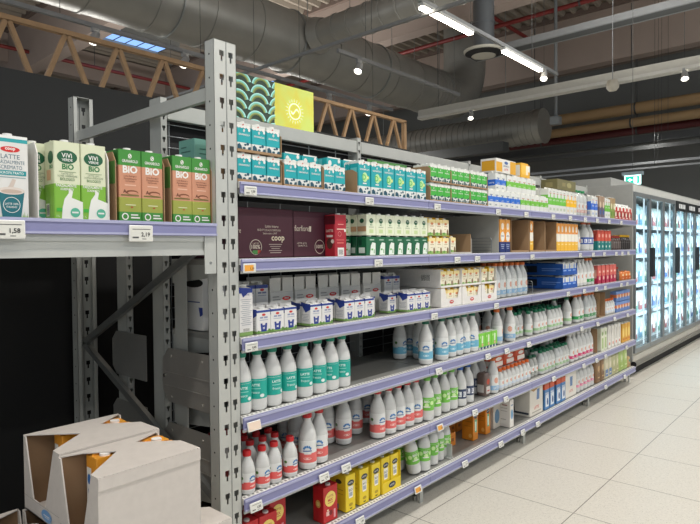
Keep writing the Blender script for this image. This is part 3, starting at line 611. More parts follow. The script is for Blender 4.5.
# tall one litre cartons on the rack shelf
GR = '3f8a36'; TN = 'c98f72'
bio_t = carton('milk_carton', 'carton', .080, .078, .243, [(.14, GR), (.34, '9aa046'), (.78, TN), (1, GR)], loopmark(.0, .222, .008, WHT) + [('t', 'GRANAROLO', 0, .205, .010, WHT, .02, .056), ('t', 'BiO', 0, .177, .026, WHT, .035, .062), ('t', 'Latte Biologico', 0, .154, .007, Q('6d3f2c'), .0, .056), ('t', 'Parzialmente', 0, .146, .0065, Q('6d3f2c'), .0, .045), ('t', 'Scremato', 0, .138, .0065, Q('6d3f2c'), .0, .034), ('r', -.02, .122, .02, .126, Q('e0b49c')), ('t', 'A', -.020, .103, .012, Q('5a3020'), .02), ('e', .006, .1, .022, .008, Q('7a4a30')), ('e', .008, .098, .018, .005, Q('c98f72')), ('r', -.034, .088, .03, .092, Q('6f6a30')), ('r', -.018, .056, .018, .059, Q('d8dcb0')), ('r', .0, .048, .008, .052, Q('b03a2e')), ('o', -.02, .018, .012, .012, .004, WHT), ('r', -.0, .012, .032, .017, WHT), ('r', .0, .022, .026, .026, WHT)], [('p', [(-.036, .2), (-.01, .236), (.036, .24), (.036, .2)], Q('2f7430')), ('t', 'GRANA', .012, .19, .012, WHT, .02, .04), ('t', 'O', .0, .165, .014, WHT, .03)] + lines(-.004, .14, .05, 4, .01, .004, '6d3f2c') + [('r', -.02, .06, .02, .10, WHT)] + bar_code(-.016, .064, .03, .03), 'e2e2e0', top='d7e0cf')
vivi_t = carton('milk_carton', 'carton', .080, .072, .243, [(.46, '7db33c'), (1, 'd6dbbd')], [('p', [(-.02, .0), (.046, .0), (.046, .058), (.012, .07), (.016, .09), (.004, .1), (.003, .084), (-.01, .066), (-.016, .04)], Q('e4e6e0')), ('e', 0, .196, .031, .021, Q(OVG)), ('t', 'ViVi', -.001, .201, .014, WHT, .015, .04), ('t', 'VERDE', 0, .187, .008, WHT, .02, .034), ('t', 'BiO', .002, .166, .018, Q('2f7a45'), .03, .036), ('r', -.026, .149, .026, .151, Q('8fa27c')), ('t', 'LATTE UHT', 0, .144, .005, Q('5f7a58'), .0, .04), ('t', 'A LUNGA CONSERVAZIONE', 0, .137, .006, Q('5f7a58'), .0, .06), ('t', 'BIOLOGICO', 0, .127, .009, Q('4f7a48'), .01, .044), ('t', 'PARZIALMENTE', -.004, .107, .0085, WHT, .02, .062), ('t', 'SCREMATO', -.002, .096, .0075, WHT, .02, .04), ('r', -.034, .026, -.018, .037, Q('3fae3c')), ('e', .022, .024, .015, .015, Q('55b093')), ('r', .012, .022, .032, .027, WHT), ('t', '1 L', -.03, .012, .006, WHT)], [('e', .012, .194, .02, .02, Q(OVG)), ('t', 'BIO', .016, .165, .012, Q('2f7a45'), .03), ('r', -.018, .124, .012, .156, Q('dcae8c')), ('r', -.026, .075, .0, .09, Q('79b233'))] + bar_code(-.026, .012, .024, .04), 'e2e2e0', top='d6dbbd')
latte_t = carton('milk_carton', 'carton', .096, .075, .243, [(.04, 'c9d8a8'), (.92, 'dcdcd9'), (.965, '2f9fa5'), (1, 'e9eae8')], [('e', .0, .203, .026, .0085, Q('cf2e2a')), ('t', 'coop', 0, .203, .010, WHT, .03, .036), ('t', 'LATTE', 0, .182, .013, Q('4d6f80'), .0, .05), ('t', 'PARZIALMENTE', 0, .166, .010, Q('4d6f80'), .0, .076), ('t', 'SCREMATO', .0, .151, .011, Q('4d6f80'), .0, .062), ('r', -.04, .128, .042, .142, Q('1f8f95')), ('t', 'MICROFILTRATO', 0, .135, .0075, WHT, .01, .07), ('r', -.038, .121, .04, .123, Q('7fa6ab')), ('p', [(-.012, .088), (.004, .088), (.014, .116), (.004, .118), (-.004, .1)], Q('cdbfb4')), ('p', [(-.034, .082), (.036, .082), (.026, .006), (-.024, .006)], Q('1b6a75')), ('e', .001, .083, .036, .011, Q('d9cfc6')), ('e', .001, .081, .028, .006, Q('c2ae9f')), ('o', .001, .042, .023, .023, .0016, WHT), ('t', 'LATTE 100%', .001, .045, .006, WHT, .01, .036), ('t', 'ITALIANO', .001, .036, .006, WHT, .01, .028)] + [('p', [(x, .0), (x + .003, .0), (x + .001, .014 + .006 * (i % 3))], Q('6fa23c')) for i, x in enumerate((-.046, -.042, -.038, -.034, .03, .034, .038, .042))], (), 'e2e2e0', top='dcdcd9')
def simple(name, w_, dp, h, bands, F, L=(), cap='e0e0db', slant=0., top='eeeeea'): return carton(name, 'carton', w_, dp, h, bands, F, L, cap, slant, top)
oran_t = simple('drink_carton', .073, .07, .225, [(.32, '1c2f6e'), (.62, 'e59a3c'), (1, 'e8a24a')], [('e', 0, .108, .028, .034, WHT), ('e', 0, .178, .02, .024, Q('f4e6d4')), ('t', 'SOYA', 0, .112, .012, Q('1c2f6e'), .02, .04)] + lines(0, .05, .05, 3, .012, .004, 'b9c4e0'), [('r', -.02, .09, .02, .14, WHT)])
oran2_t = simple('drink_carton', .073, .07, .225, [(.34, 'efb93c'), (.62, 'e9e4d8'), (1, 'eda14a')], [('e', 0, .105, .028, .032, Q('f1ece0')), ('e', 0, .178, .018, .026, Q('f6ead8')), ('r', -.02, .05, .02, .06, Q('f8e3a0')), ('r', -.018, .147, .018, .152, Q('c8743a'))], [('r', -.02, .09, .02, .14, WHT)])
red_t = simple('drink_carton', .081, .066, .195, [(1, 'a8202f')], [('r', -.022, .0, .022, .04, Q('efe9e6')), ('r', -.026, .125, .026, .13, Q('e9c7b8')), ('e', .03, .122, .006, .008, WHT), ('r', -.02, .148, .02, .152, Q('d9948c')), ('r', -.026, .06, .02, .065, Q('e07a70')), ('r', -.03, .075, .024, .078, Q('e07a70')), ('o', -.008, .105, .012, .012, .002, Q('d9948c'))] + bar_code(-.018, .004, .036, .03), [('r', -.035, .15, .035, .19, Q('5b1620')), ('e', .0, .06, .02, .026, Q('4b2a22')), ('e', .018, .07, .01, .01, Q('d8c9c0')), ('r', -.02, .09, .02, .1, Q('d8cfc8')), ('t', 'LATTE', .0, .12, .012, Q('e9d8c8'), .02, .045)], top='5b1620')
rteal_t = simple('drink_carton', .085, .07, .185, [(.46, '1d7a78'), (1, 'c9503f')], [('r', -.02, .12, .02, .15, Q('e8b0a0')), ('t', 'RISO', 0, .075, .014, WHT, .02), ('e', 0, .035, .016, .012, Q('d8e6dc'))], [('r', -.02, .1, .02, .15, Q('b03a34'))])
pink_t = simple('drink_carton', .088, .07, .17, [(.42, 'b02048'), (1, 'd5685f')], [('r', -.024, .1, .024, .12, Q('f2b8a8')), ('e', 0, .05, .02, .018, Q('efc4b8')), ('t', 'SOIA', 0, .11, .01, WHT, .02)], [('r', -.02, .05, .02, .13, Q('d8a090'))])
yelb_t = simple('drink_carton', .070, .095, .175, [(1, 'ecd02c')], [('e', 0, .136, .024, .014, Q('26303c')), ('t', 'LATTE', 0, .136, .008, WHT, .02, .034), ('p', [(-.014, .062), (.014, .062), (.018, .12), (-.018, .12)], Q('f3f0e4')), ('t', 'BIO', 0, .1, .012, Q('6c7886'), .02), ('r', -.012, .07, .012, .09, Q('a7b0bb')), ('e', 0, .03, .014, .008, Q('b89a20')), ('p', [(-.006, .008), (.006, .008), (.01, .016), (0, .013), (-.01, .016)], Q('4b3a1c'))], [('e', 0, .14, .02, .011, Q('4b4632')), ('r', -.03, .1, .03, .104, Q('b89a20')), ('r', -.03, .08, .03, .083, Q('b89a20')), ('r', -.036, .005, .0, .03, Q('8f93a3'))], 'e2e2dc', top='ecd02c')
redb_t = simple('drink_carton', .095, .07, .165, [(1, 'bd1f24')], [('e', -.002, .105, .036, .036, Q('f0d873')), ('t', 'LATTE', -.002, .118, .010, Q('b8433a'), .01, .05), ('t', 'MIX', -.002, .1, .014, Q('c4383a'), .02, .05), ('r', -.02, .085, .016, .089, Q('c78a4c')), ('r', -.03, .03, -.01, .05, Q('e8c0b8')), ('r', .02, .01, .032, .05, Q('e4a9b0')), ('e', .0, .04, .012, .012, Q('7a1016')), ('e', -.02, .056, .006, .004, Q('f2e2c0'))], [('o', 0, .085, .015, .018, .004, Q('e0c060')), ('e', 0, .085, .010, .012, Q('e6cf78'))], 'cfc8c4', top='bd1f24')
orab_t = simple('drink_carton', .065, .085, .19, [(1, 'd98420')], [('p', [(-.012, .05), (.014, .05), (.016, .135), (-.014, .135)], Q('5fb08a')), ('r', -.008, .06, .008, .12, Q('d7eadf')), ('e', 0, .155, .024, .014, Q('26303c')), ('t', 'LATTE', 0, .155, .008, WHT, .02, .03)], [('e', .02, .03, .012, .014, Q('efb55c')), ('r', -.03, .12, .03, .124, Q('b06a18')), ('r', -.03, .09, .03, .093, Q('b06a18'))], 'e2e2dc', top='d98420')
whbl_t = simple('drink_carton', .055, .085, .195, [(1, 'e3dfd8')], [('e', 0, .09, .018, .035, Q('6f9fc4')), ('r', -.016, .15, .016, .16, Q('8aa0b4'))], [('r', -.02, .15, .02, .158, Q('9a6a6a')), ('r', -.03, .13, .02, .134, Q('a9a39a')), ('r', -.03, .11, .02, .113, Q('a9a39a')), ('r', -.03, .05, .01, .055, Q('a9a39a'))])
orbl_t = simple('drink_carton', .085, .08, .2, [(.78, '4a80b8'), (1, 'c84f28')], [('r', -.03, .02, .03, .13, Q('dfe6ec')), ('t', 'LATTE', 0, .12, .014, Q('2f57a8'), .02, .055), ('e', .008, .06, .014, .028, Q('2a4f88'))], [('r', -.03, .02, .03, .15, Q('466b8f'))], top='c84f28')
whbx_t = simple('drink_carton', .082, .08, .2, [(.3, 'd8d2c8'), (1, 'e5e1d8')], [('p', [(-.012, .08), (.012, .08), (.016, .15), (-.016, .15)], Q('5c7fae')), ('t', 'LATTE', 0, .05, .014, Q('c8443a'), .02, .06)], [('r', -.02, .04, .02, .1, Q('9aa8bc'))])
smcoc = simple('drink_carton', .11, .07, .155, [(.55, 'b23a30'), (1, 'ece6dc')], [('e', 0, .10, .03, .022, Q('c2302c')), ('e', -.02, .05, .022, .026, Q('e9dfd0')), ('e', .022, .045, .022, .02, Q('7a2420')), ('r', -.03, .012, .03, .02, Q('efe8dc'))], [('r', -.02, .02, .02, .1, Q('c2302c'))], slant=.03)
grn3 = carton('milk_carton', 'carton', .080, .06, .105, [(.14, '27466b'), (1, '79c93c')], [('p', [(-.008, .04), (.012, .04), (.014, .085), (-.004, .09)], Q('d9efc8')), ('e', .004, .028, .012, .01, Q('d8b48c')), ('p', [(-.04, .0), (-.02, .0), (-.03, .02)], WHT), ('p', [(.0, .0), (.02, .0), (.01, .02)], WHT), ('e', -.022, .08, .008, .008, Q('b5e68c'))], [('r', -.02, .04, .02, .08, Q('e9f2e0'))], None, top='e8ece4')
yolk = carton('drink_carton', 'carton', .15, .09, .10, [(1, 'f0b822')], [('r', -.05, .02, .05, .085, WHT)], (), None, top='f2f0ea')

def bottle(name, h, r, capc, labc=None, art='splash', lab=(.14, .46), body='e6e7e6', cap_h=.020, sq=1.0, neck=.40):
    t = thing(name, name, 'bottle'); d = MB(); hb = h - cap_h; r *= .965; RAD[t.name] = r + .0006
    pr = [(0, .003), (r * .80, .0), (r * .97, .006), (r, .018), (r, h * .50), (r * .985, h * .58), (r * .90, h * .66), (r * .74, h * .74), (r * .56, h * .81), (r * neck, h * .87), (r * neck, hb - .004), (r * neck + .0025, hb - .003), (r * neck + .0025, hb), (0, hb)]
    d.lathe(pr, HD if body == 'e6e7e6' else M(body, .32), 24)
    d.lathe([(r + .0004, h * .50), (r + .0012, h * .503), (r + .0004, h * .506)], HD, 24)
    d.build('bottle_body', t)
    c = MB(); rc = r * neck + .004; c.lathe([(0, hb - .001), (rc, hb - .001), (rc, h - .003), (rc - .0015, h), (0, h)], Q(capc, .35), 20)
    for i in range(20):
        a = 2 * math.pi * i / 20; c.box(rc * math.cos(a) - .0005, rc * math.cos(a) + .0005, rc * math.sin(a) - .0005, rc * math.sin(a) + .0005, hb, h - .004, Q(capc, .35))
    c.build('cap', t)
    if labc:
        l = MB(); z0, z1 = h * lab[0], h * lab[1]; rr = r + .0007; base = Q('dfe1df') if art in ('flower', 'ring') else Q(labc)
        l.lathe([(rr - .0006, z0), (rr, z0 + .0005), (rr, z1), (rr - .0006, z1 + .0005)], base, 24)
        mp = lambda u, v: ((rr + .0006) * math.sin(u / rr), -(rr + .0006) * math.cos(u / rr), v); H_ = z1 - z0
        m2 = lambda u, v: ((rr + .0010) * math.sin(u / rr), -(rr + .0010) * math.cos(u / rr), v)
        if art == 'splash':       # plain colour with white logo strokes and a clear dark top strip
            l.decal(('t', 'LATTE', 0, z0 + H_ * .70, H_ * .13, Q('dff3ef'), .03, r * 1.2), m2); l.decal(('r', -r * .5, z0 + H_ * .5, r * .6, z0 + H_ * .54, Q('8fd3c8')), mp); l.decal(('t', 'fresco', .0, z0 + H_ * .34, H_ * .14, Q('bfe5df'), .02, r), m2); l.decal(('e', r * .75, z0 + H_ * .16, r * .25, H_ * .09, Q('dfeeea')), mp)
            l.decal(('r', -r * 2.2, z0 + H_ * .55, -r * 1.2, z0 + H_ * .98, Q('e6e9e8')), mp); l.decal(('r', -r * 2.2, z0 + H_ * .9, -r * 1.0, z0 + H_ * .97, Q('24385a')), m2); l.decal(('r', -r * 2.2, z0 + H_ * .05, -r * 1.2, z0 + H_ * .5, Q('2f86a0')), mp)
        elif art == 'flower':     # blue leaf fan above a coloured band
            cv = z0 + H_ * .60
            for a in (-66, -33, 0, 33, 66):
                q = math.radians(a); l.decal(('e', math.sin(q) * r * .40, cv + math.cos(q) * r * .34 + r * .1, r * .11, r * .14, Q('3f7cb8')), mp)
            l.decal(('r', -r * .5, cv - r * .10, r * .5, cv + r * .02, Q('3a669c')), mp)
            for k in range(-3, 4):
                l.decal(('r', k * r * .86 - r * .40, z0 + H_ * .08, k * r * .86 + r * .49, z0 + H_ * .44 + (.005 if k % 2 else 0), Q(labc)), mp)
            l.decal(('e', 0, z0 + H_ * .26, r * .45, H_ * .05, Q('f0c9c2' if labc[0] in 'de' else 'cfe6ee')), m2)
            l.decal(('e', r * 1.5, cv + r * .3, r * .22, r * .2, Q('4f7a3a')), mp); l.decal(('e', -r * 1.5, cv + r * .3, r * .22, r * .2, Q('4f7a3a')), mp)
        elif art == 'leaf':
            for k in range(-3, 4): l.decal(('e', k * r * .8, z0 + H_ * .5 + (.006 if k % 2 else -.006), r * .3, H_ * .16, Q('cdeaa8')), mp)
            l.decal(('r', -r * .5, z0 + H_ * .25, r * .5, z0 + H_ * .33, WHT), m2); l.decal(('t', 'BIO', 0, z0 + H_ * .7, H_ * .2, WHT, .03, r), m2)
        elif art == 'ring':
            l.decal(('r', -r * 3, z0, r * 3, z0 + H_ * .3, Q(labc)), mp); l.decal(('e', 0, z0 + H_ * .65, r * .4, H_ * .2, Q('d9a08a')), mp); l.decal(('e', r * 1.3, z0 + H_ * .7, r * .25, H_ * .14, Q('6f9c5a')), mp); l.decal(('t', 'LATTE', 0, z0 + H_ * .15, H_ * .16, WHT, .02, r), m2)
        elif art == 'block':
            for k in range(-3, 4): l.decal(('r', k * r * .8 - r * .24, z0 + H_ * .2, k * r * .8 + r * .3, z0 + H_ * .75, Q('e4e6ec')), mp)
            for k in range(-3, 4): l.decal(('t', 'L', k * r * .8, z0 + H_ * .5, H_ * .4, Q(labc), .03), m2)
        l.build('label_sleeve', t)
    return t
TEAL = '16a596'
b_teal = bottle('milk_bottle', .248, .042, '0f8f73', TEAL, 'splash', (.20, .53))
b_wblue = bottle('milk_bottle', .248, .042, '0e6b50', '6fb3cf', 'flower', (.10, .52))
b_red = bottle('milk_bottle', .248, .042, 'c9252b', 'df6a66', 'flower', (.10, .52))
b_redS = bottle('milk_bottle', .172, .033, 'cc2429', 'df5f5c', 'flower', (.10, .50))
b_orange = bottle('milk_bottle', .238, .041, 'd9702e', '8fb7d8', 'ring', (.10, .52))
b_green = bottle('milk_bottle', .246, .041, '6fbf4a', '74c04a', 'leaf', (.24, .54))
b_black = bottle('milk_bottle', .244, .041, '2a5fb0', '30405f', 'block', (.20, .44))
b_smG = bottle('milk_bottle', .182, .033, '12704f', '9fc795', 'ring', (.14, .48))
b_grnw = bottle('milk_bottle', .24, .041, 'd9702e', '2f9a52', 'ring', (.12, .5))
b_pink = bottle('milk_bottle', .238, .041, 'e3e3e0', 'd23c73', 'ring', (.12, .46))
b_smO = bottle('milk_bottle', .150, .028, 'df6b2c', 'cfd9e6', 'ring', (.14, .5))
b_plain = bottle('milk_bottle', .235, .041, 'dcdcd8', 'e4e2dc', 'ring', (.12, .5))
b_bluew = bottle('milk_bottle', .255, .052, 'c96a4a', '3b55a0', 'block', (.22, .46))
b_dark = bottle('coffee_bottle', .150, .024, 'e8b820', '2b2523', 'plain', (.1, .6), body='241c1a')
b_dark2 = bottle('coffee_bottle', .140, .025, 'a8433a', '5f5450', 'plain', (.1, .6), body='4a3530')
def pouchpack(name, w_, dp, h, c1, c2, c3, art=1):
    """soft pack with rounded top, like a bag or a shrink wrapped brick"""
    t = thing(name, name, 'pack'); d = MB(); R = []
    def sec(z, f, g): 
        P = []
        for i in range(20):
            a = 2 * math.pi * i / 20; ca, sa = math.cos(a), math.sin(a); P.append((math.copysign(abs(ca) ** .45, ca) * w_ / 2 * f, math.copysign(abs(sa) ** .45, sa) * dp / 2 * g, z))
        return P
    for z, f in ((0, .94), (.006, 1), (h * .5, 1.0), (h - .02, 1), (h - .008, .93), (h, .72)): R.append(sec(z, f, f))
    d.loft(R, M(c1, .35), True)
    mp = lambda u, v: (u, -dp / 2 - .0012, v); ml = lambda u, v: (-w_ / 2 - .0012, -u, v)
    d.decal(('r', -w_ * .36, h * .1, w_ * .36, h * .42, Q(c2)), mp); d.decal(('e', 0, h * .62, w_ * .26, h * .13, Q(c3)), mp); d.decal(('r', -dp * .34, h * .15, dp * .34, h * .5, Q(c2)), ml)
    d.decal(('r', -w_ * .2, h * .2, w_ * .2, h * .25, Q(c3)), lambda u, v: (u, -dp / 2 - .0016, v))
    d.build('wrapped_body', t); e = MB(); e.box(-w_ * .3, w_ * .3, -.001, .001, h - .002, h + .008, Q(c1)); e.build('top_seal', t); return t
# cardboard pieces
def tray(w_, dp, hf, hs, mt=KRAFT, edge=None, cat='tray', hb=None):
    """open cardboard tray: low front lip hf, side walls hs, back wall hb; left front corner at the origin"""
    t = thing('cardboard_tray', 'tray', cat); e = .003; hb = hs if hb is None else hb
    MB().box(0, w_, 0, dp, 0, .002, mt).build('base', t); MB().box(0, w_, -e, 0, 0, hf, edge or mt).build('front_lip', t)
    MB().box(0, w_, dp, dp + e, 0, hb, mt).build('back_wall', t)
    for x in (-e, w_):
        d = MB(); P = [(0, 0), (dp, 0), (dp, hs), (dp * .12, hs), (0, hs * .86)]
        a = [(x, y_, z_) for y_, z_ in P]; b_ = [(x + e, y_, z_) for y_, z_ in P]; d.loft([a[::-1], b_[::-1]], mt); d.build('side_wall', t)
    return t
turq_l = carton('milk_carton', 'carton', .104, .050, .163, [(1, TQ)], [('r', -.03, .03, .03, .12, Q('6fcdd0'))], [('r', -.02, .03, .02, .12, Q('6fcdd0'))], 'e0e0db', top=TQ, B=())
for c in turq_l.children:
    if c.name.startswith('carton_body'):
        e = MB(); mpb = lambda u, v: (u, v, -.0006)
        for q in (('e', -.03, .0, .012, .014, WHT), ('e', .01, .012, .016, .01, WHT), ('e', .035, -.014, .009, .01, WHT), ('r', -.045, -.03, .045, -.024, WHT)): e.decal(q, mpb)
        e.build('base_print', c)
def lay(proto, x, y, z, rz, label, group=None):     # the carton lies on its back edge, top towards the aisle
    o = put(proto, (x, y, z), 0, label, group); o.rotation_euler = (math.radians(-90), 0, rz); return o
def X(px, n, Y=1.865): return along(px, Y, SZ[n] + .05)
FR_ = 1.868

# ================================================================== rack shelf, left
yy = RY + .022
def RXp(px, Y=None): return along(px, Y or yy, RZ + .1)
put(latte_t, (RXp(29) - .049, yy + .0375, RZ), 0, 'white and teal milk carton picturing a cup, at the left end of the rack shelf')
put(latte_t, (RXp(29) - .147, yy + .0375, RZ), 0, 'white and teal milk carton left of the one picturing a cup at the frame edge')
TRW = dict(mt=BOARD); x0 = RXp(37)
t = tray(RXp(57) + .162 - RXp(38.5), .17, .002, .236, BOARD, hb=.25); t.location = (RXp(38.5), yy - .0, RZ); t['label'] = 'white cardboard tray around the cream and green cartons on the rack shelf'
# torn upper edge
xv = RXp(57)
run(vivi_t, [xv + .034, xv + .117], yy + .040, RZ + .003, 'cream and lime green tall milk carton', 'on the rack shelf', 'tall cream and green cartons on the rack')
put(vivi_t, (xv - .030, yy + .125, RZ + .003), 0, 'cream and green carton in the shade behind the two front ones on the rack', 'tall cream and green cartons on the rack')
run(vivi_t, [xv + .056], yy + .127, RZ + .003, 'hidden cream and green milk carton', 'in the second row on the rack', 'tall cream and green cartons on the rack')
GK = M('4f8038', .7)
for k, (pa, pb) in enumerate(((112, 163), (170, 213))):
    xa, xb_ = RXp(pa + 3 + (1.5 if k == 0 else -1.5), yy), RXp(pb + (1 if k == 0 else -1.5), yy); wd = xb_ - xa
    t = tray(wd, .17, .002, .236, KRAFT, hb=.256); t.location = (xa, yy, RZ); t['label'] = ('left', 'right')[k] + ' brown cardboard tray holding two green and tan cartons on the rack shelf'
    for c in t.children:
        if c.name.startswith('side_wall') and c.data.vertices[0].co.x < 0.001:
            e = MB(); e.box(-.0036, -.003, .002, .168, .13, .205, GK); e.build('green_print', c)
    run(bio_t, [xb_ - .042 - .0815, xb_ - .042], yy + .042, RZ + .003, 'green and tan milk carton', 'in ' + ('left', 'right')[k] + ' kraft tray on rack', 'green and tan cartons on the rack')
    run(bio_t, [xb_ - .044 - .0815, xb_ - .044], yy + .125, RZ + .003, 'rear green and tan milk carton', 'in ' + ('left', 'right')[k] + ' kraft tray on rack', 'green and tan cartons on the rack')

# price tags
def price_tag(txt, w_=.062, h=.036, face='dcdcd4', ink='2a2a2a', extra=None):
    t = thing('price_tag', 'tag', 'price tag'); MB().box(-w_ / 2, w_ / 2, -.006, 0, 0, h, M('f0f0ec', .4), .002).build('tag_body', t)
    d = MB(); mp = lambda u, v: (u, -.0064, v); m2 = lambda u, v: (u, -.0068, v)
    d.decal(('r', -w_ / 2 + .003, .003, w_ / 2 - .003, h - .003, M(face, .5)), mp)
    if extra: d.decal(('r', -w_ / 2 + .004, .006, w_ * .28, h - .006, Q(extra)), m2)
    m3 = lambda u, v: (u, -.0071, v)
    if txt:
        d.decal(('t', txt, w_ * .17, h * .42, h * .30, Q(ink), .02), m3); 
        if not extra: d.decal(('r', -w_ * .38, h * .74, w_ * .38, h * .78, Q('555555')), m2); d.decal(('r', -w_ * .38, h * .2, -w_ * .12, h * .3, Q('555555')), m2); d.decal(('r', w_ * .02, h * .14, w_ * .2, h * .18, Q('555555')), m2)
    d.build('display', t); return t
def ptag(px, n, txt, where, **k):
    t = price_tag(txt, **k); x = along(px, FYL - .004, SZ[n] - .03); t.location = (x, FYL - .0045, SZ[n] - .052)
    if n >= 4: t.rotation_euler = (math.radians(-14), 0, 0); t.location.z -= .002; t.location.y -= .009
    t['label'] = 'small price tag reading %s ' % txt.replace(',', '.') + where if False else 'small price tag ' + where
    return t
t = price_tag('1,58', .085, .054); t.location = (along(9, RY - .02, RZ - .04), RY - .0175, RZ - .058); t['label'] = 'price tag reading 1,58 at the left end of the rack shelf edge'
t = price_tag('2,19', .085, .054); t.location = (along(141, RY - .02, RZ - .04), RY - .0175, RZ - .064); t['label'] = 'price tag reading 2,19 on the rack shelf edge below the green cartons'
TG = {1: [(250, '1,39', 'under the stacked turquoise cartons'), (369, '1,79', 'under the tall turquoise cartons'), (437, '1,35', 'under the green cartons on the topmost shelf'), (498, '1,25', 'under the blue and white cartons'), (526, '1,25', 'under the small lime cartons'), (553, '1,49', 'under the tall lime cartons'), (570, '1,49', 'under the yellow banded cartons'), (585, '1,99', 'under the shrink wrapped bottles on top'), (597, '1,65', 'under the tall blue cartons'), (609, '1,65', 'under the slim lime cartons at the top'), (621, '1,89', 'under the red and cream cartons')],
      2: [(249, '1,19', 'with orange print at the left of the second highest shelf', 'o'), (378, '1,79', 'under the cream and dark green cartons'), (457, '2,10', 'below the single small cream carton'), (477, '2,10', 'below the wire divider'), (502, '2,10', 'below the orange and navy cartons'), (532, '1,99', 'below the empty kraft boxes'), (580, '1,85', 'below the plain white bottles'), (593, '1,85', 'below the large blue banded bottles'), (604, '2,49', 'below the red and teal cartons'), (616, '1,29', 'below the small pale coffee bottles'), (622, '1,29', 'left of the yellow capped bottles'), (628, '1,39', 'below the yellow capped bottles')],
      3: [(251, '0,85', 'at the left end of the third highest shelf'), (434, '0,79', 'below the white display trays, left one'), (496, '1,45', 'below the shrink wrapped orange capped bottles'), (568, '1,09', 'below the blue trays'), (584, '1,35', 'below the white bottles beside the blue trays'), (596, '1,35', 'below the green labelled bottles beside the pink cartons'), (605, '2,15', 'below the pink cartons'), (621, '0,99', 'below the small coffee bottle on the third shelf'), (627, '0,99', 'below the orange packs on the third shelf')],
      4: [(253, '', 'blank and peach coloured below the teal bottles', 'b'), (438, '1,59', 'below the blue flower labelled bottles'), (487, '0,95', 'below the small lime cartons'), (506, '1,65', 'below the orange capped bottles'), (528, '1,65', 'right of the orange capped bottles'), (581, '1,45', 'below the green banded bottles'), (597, '1,45', 'below the open kraft box'), (614, '1,19', 'below the small orange capped bottles far right'), (627, '1,19', 'at the right end of the third lowest shelf')],
      5: [(255, '1,05', 'at the left end of the second lowest shelf'), (323, '1,35', 'below the loose red capped bottles'), (345, '1,35', 'below the red banded bottles'), (439, '1,15', 'with orange print below the lime bottles', 'o'), (474, '1,69', 'below the blue capped bottles'), (505, '0,89', 'below the small orange capped bottles'), (553, '0,99', 'below the green capped packs'), (583, '1,55', 'below the pink banded bottles'), (596, '1,55', 'below the kraft divider'), (605, '1,25', 'below the slim white cartons'), (626, '1,39', 'at the right end of the second lowest shelf')],
      6: [(359, '1,49', 'below the yellow cartons'), (417, '1,25', 'with orange print below the tilted bottle', 'o'), (464, '1,19', 'below the orange cartons, left one'), (500, '1,89', 'below the white carton standing alone'), (522, '2,05', 'left of the big white box'), (537, '2,05', 'below the big white box'), (605, '1,15', 'below the brown packs on the lowest shelf'), (624, '1,35', 'below the pale green packs')]}
for n, L_ in TG.items():
    for q in L_:
        px, txt, wh = q[:3]; k = {}
        if len(q) > 3 and q[3] == 'o': k = dict(extra='e8a23c', ink='3a2a1a')
        if len(q) > 3 and q[3] == 'b': k = dict(face='e9d3c0', w_=.066, h=.038)
        ptag(px, n, txt, wh, **k)

# ================================================================== topmost shelf
z = SZ[1] + .004
def traylab(o, lb): o['label'] = lb; return o
def ktray(x, y, z_, w_, dp, hf, hs, lb, mt=KRAFT, hb=None): o = tray(w_, dp, hf, hs, mt, hb=hb); o.location = (x, y, z_); o['label'] = lb; return o
TY = FR_ - .002
xs = [1.440 + .0775 * (i + .5) for i in range(3)]
ktray(1.440, TY, z, .2335, .20, .012, .10, 'lower kraft tray of turquoise cartons beside the rack post, topmost shelf')
run(turq_s, xs, FR_ + .031, z + .003, 'small turquoise milk carton', 'in lower tray beside rack post', 'small turquoise cartons on the topmost shelf')
run(turq_s, xs, FR_ + .095, z + .003, 'rear small turquoise milk carton', 'in lower tray beside rack post', 'small turquoise cartons on the topmost shelf')
ktray(1.440, TY, z + .121, .2335, .20, .010, .10, 'upper kraft tray of turquoise cartons beside the rack post')
run(turq_s, xs, FR_ + .031, z + .124, 'small turquoise milk carton', 'in upper tray beside rack post', 'small turquoise cartons on the topmost shelf')
run(turq_s, xs, FR_ + .095, z + .124, 'rear small turquoise milk carton', 'in upper tray beside rack post', 'small turquoise cartons on the topmost shelf')
xs = [1.692 + .0765 * (i + .5) for i in range(3)]
ktray(1.690, TY, z, .234, .20, .010, .112, 'kraft tray of turquoise cartons right of the two layer stack')
run(turq_s, xs, FR_ + .031, z + .003, 'small turquoise milk carton', 'in tray right of the stack', 'small turquoise cartons on the topmost shelf')
run(turq_s, xs, FR_ + .095, z + .003, 'rear small turquoise carton', 'in tray right of the stack', 'small turquoise cartons on the topmost shelf')
ktray(1.935, TY, z, .228, .26, .004, .118, 'half empty kraft tray before the tall turquoise cartons')
run(turq_s, [1.972, 2.046], FR_ + .031, z + .003, 'small turquoise milk carton', 'in half empty kraft tray', 'small turquoise cartons on the topmost shelf')
put(turq_s, (2.085, FR_ + .11, z + .003), 0, 'small turquoise milk carton at the back of the half empty kraft tray', 'small turquoise cartons on the topmost shelf')
for i, (x, dy, lb) in enumerate(((1.86, .14, 'left turquoise carton lying flat on the small upright cartons'), (1.975, .14, 'right turquoise carton lying flat on the small upright cartons'), (2.10, .10, 'left turquoise carton lying flat on the half empty kraft tray'), (2.215, .10, 'right turquoise carton lying flat on the half empty kraft tray'))):
    lay(turq_l, x, FR_ + dy - .14 + .13, z + .147, 0, lb, 'turquoise cartons lying flat')
run(turq_b, [2.176 + .0985 * (i + .5) for i in range(6)], FR_ + .032, z, 'tall turquoise milk carton', 'in upright row', 'tall turquoise cartons on the topmost shelf')
run(turq_b, [2.176 + .0985 * (i + .5) for i in range(6)], FR_ + .098, z, 'second row tall turquoise carton', 'in upright row', 'tall turquoise cartons on the topmost shelf')
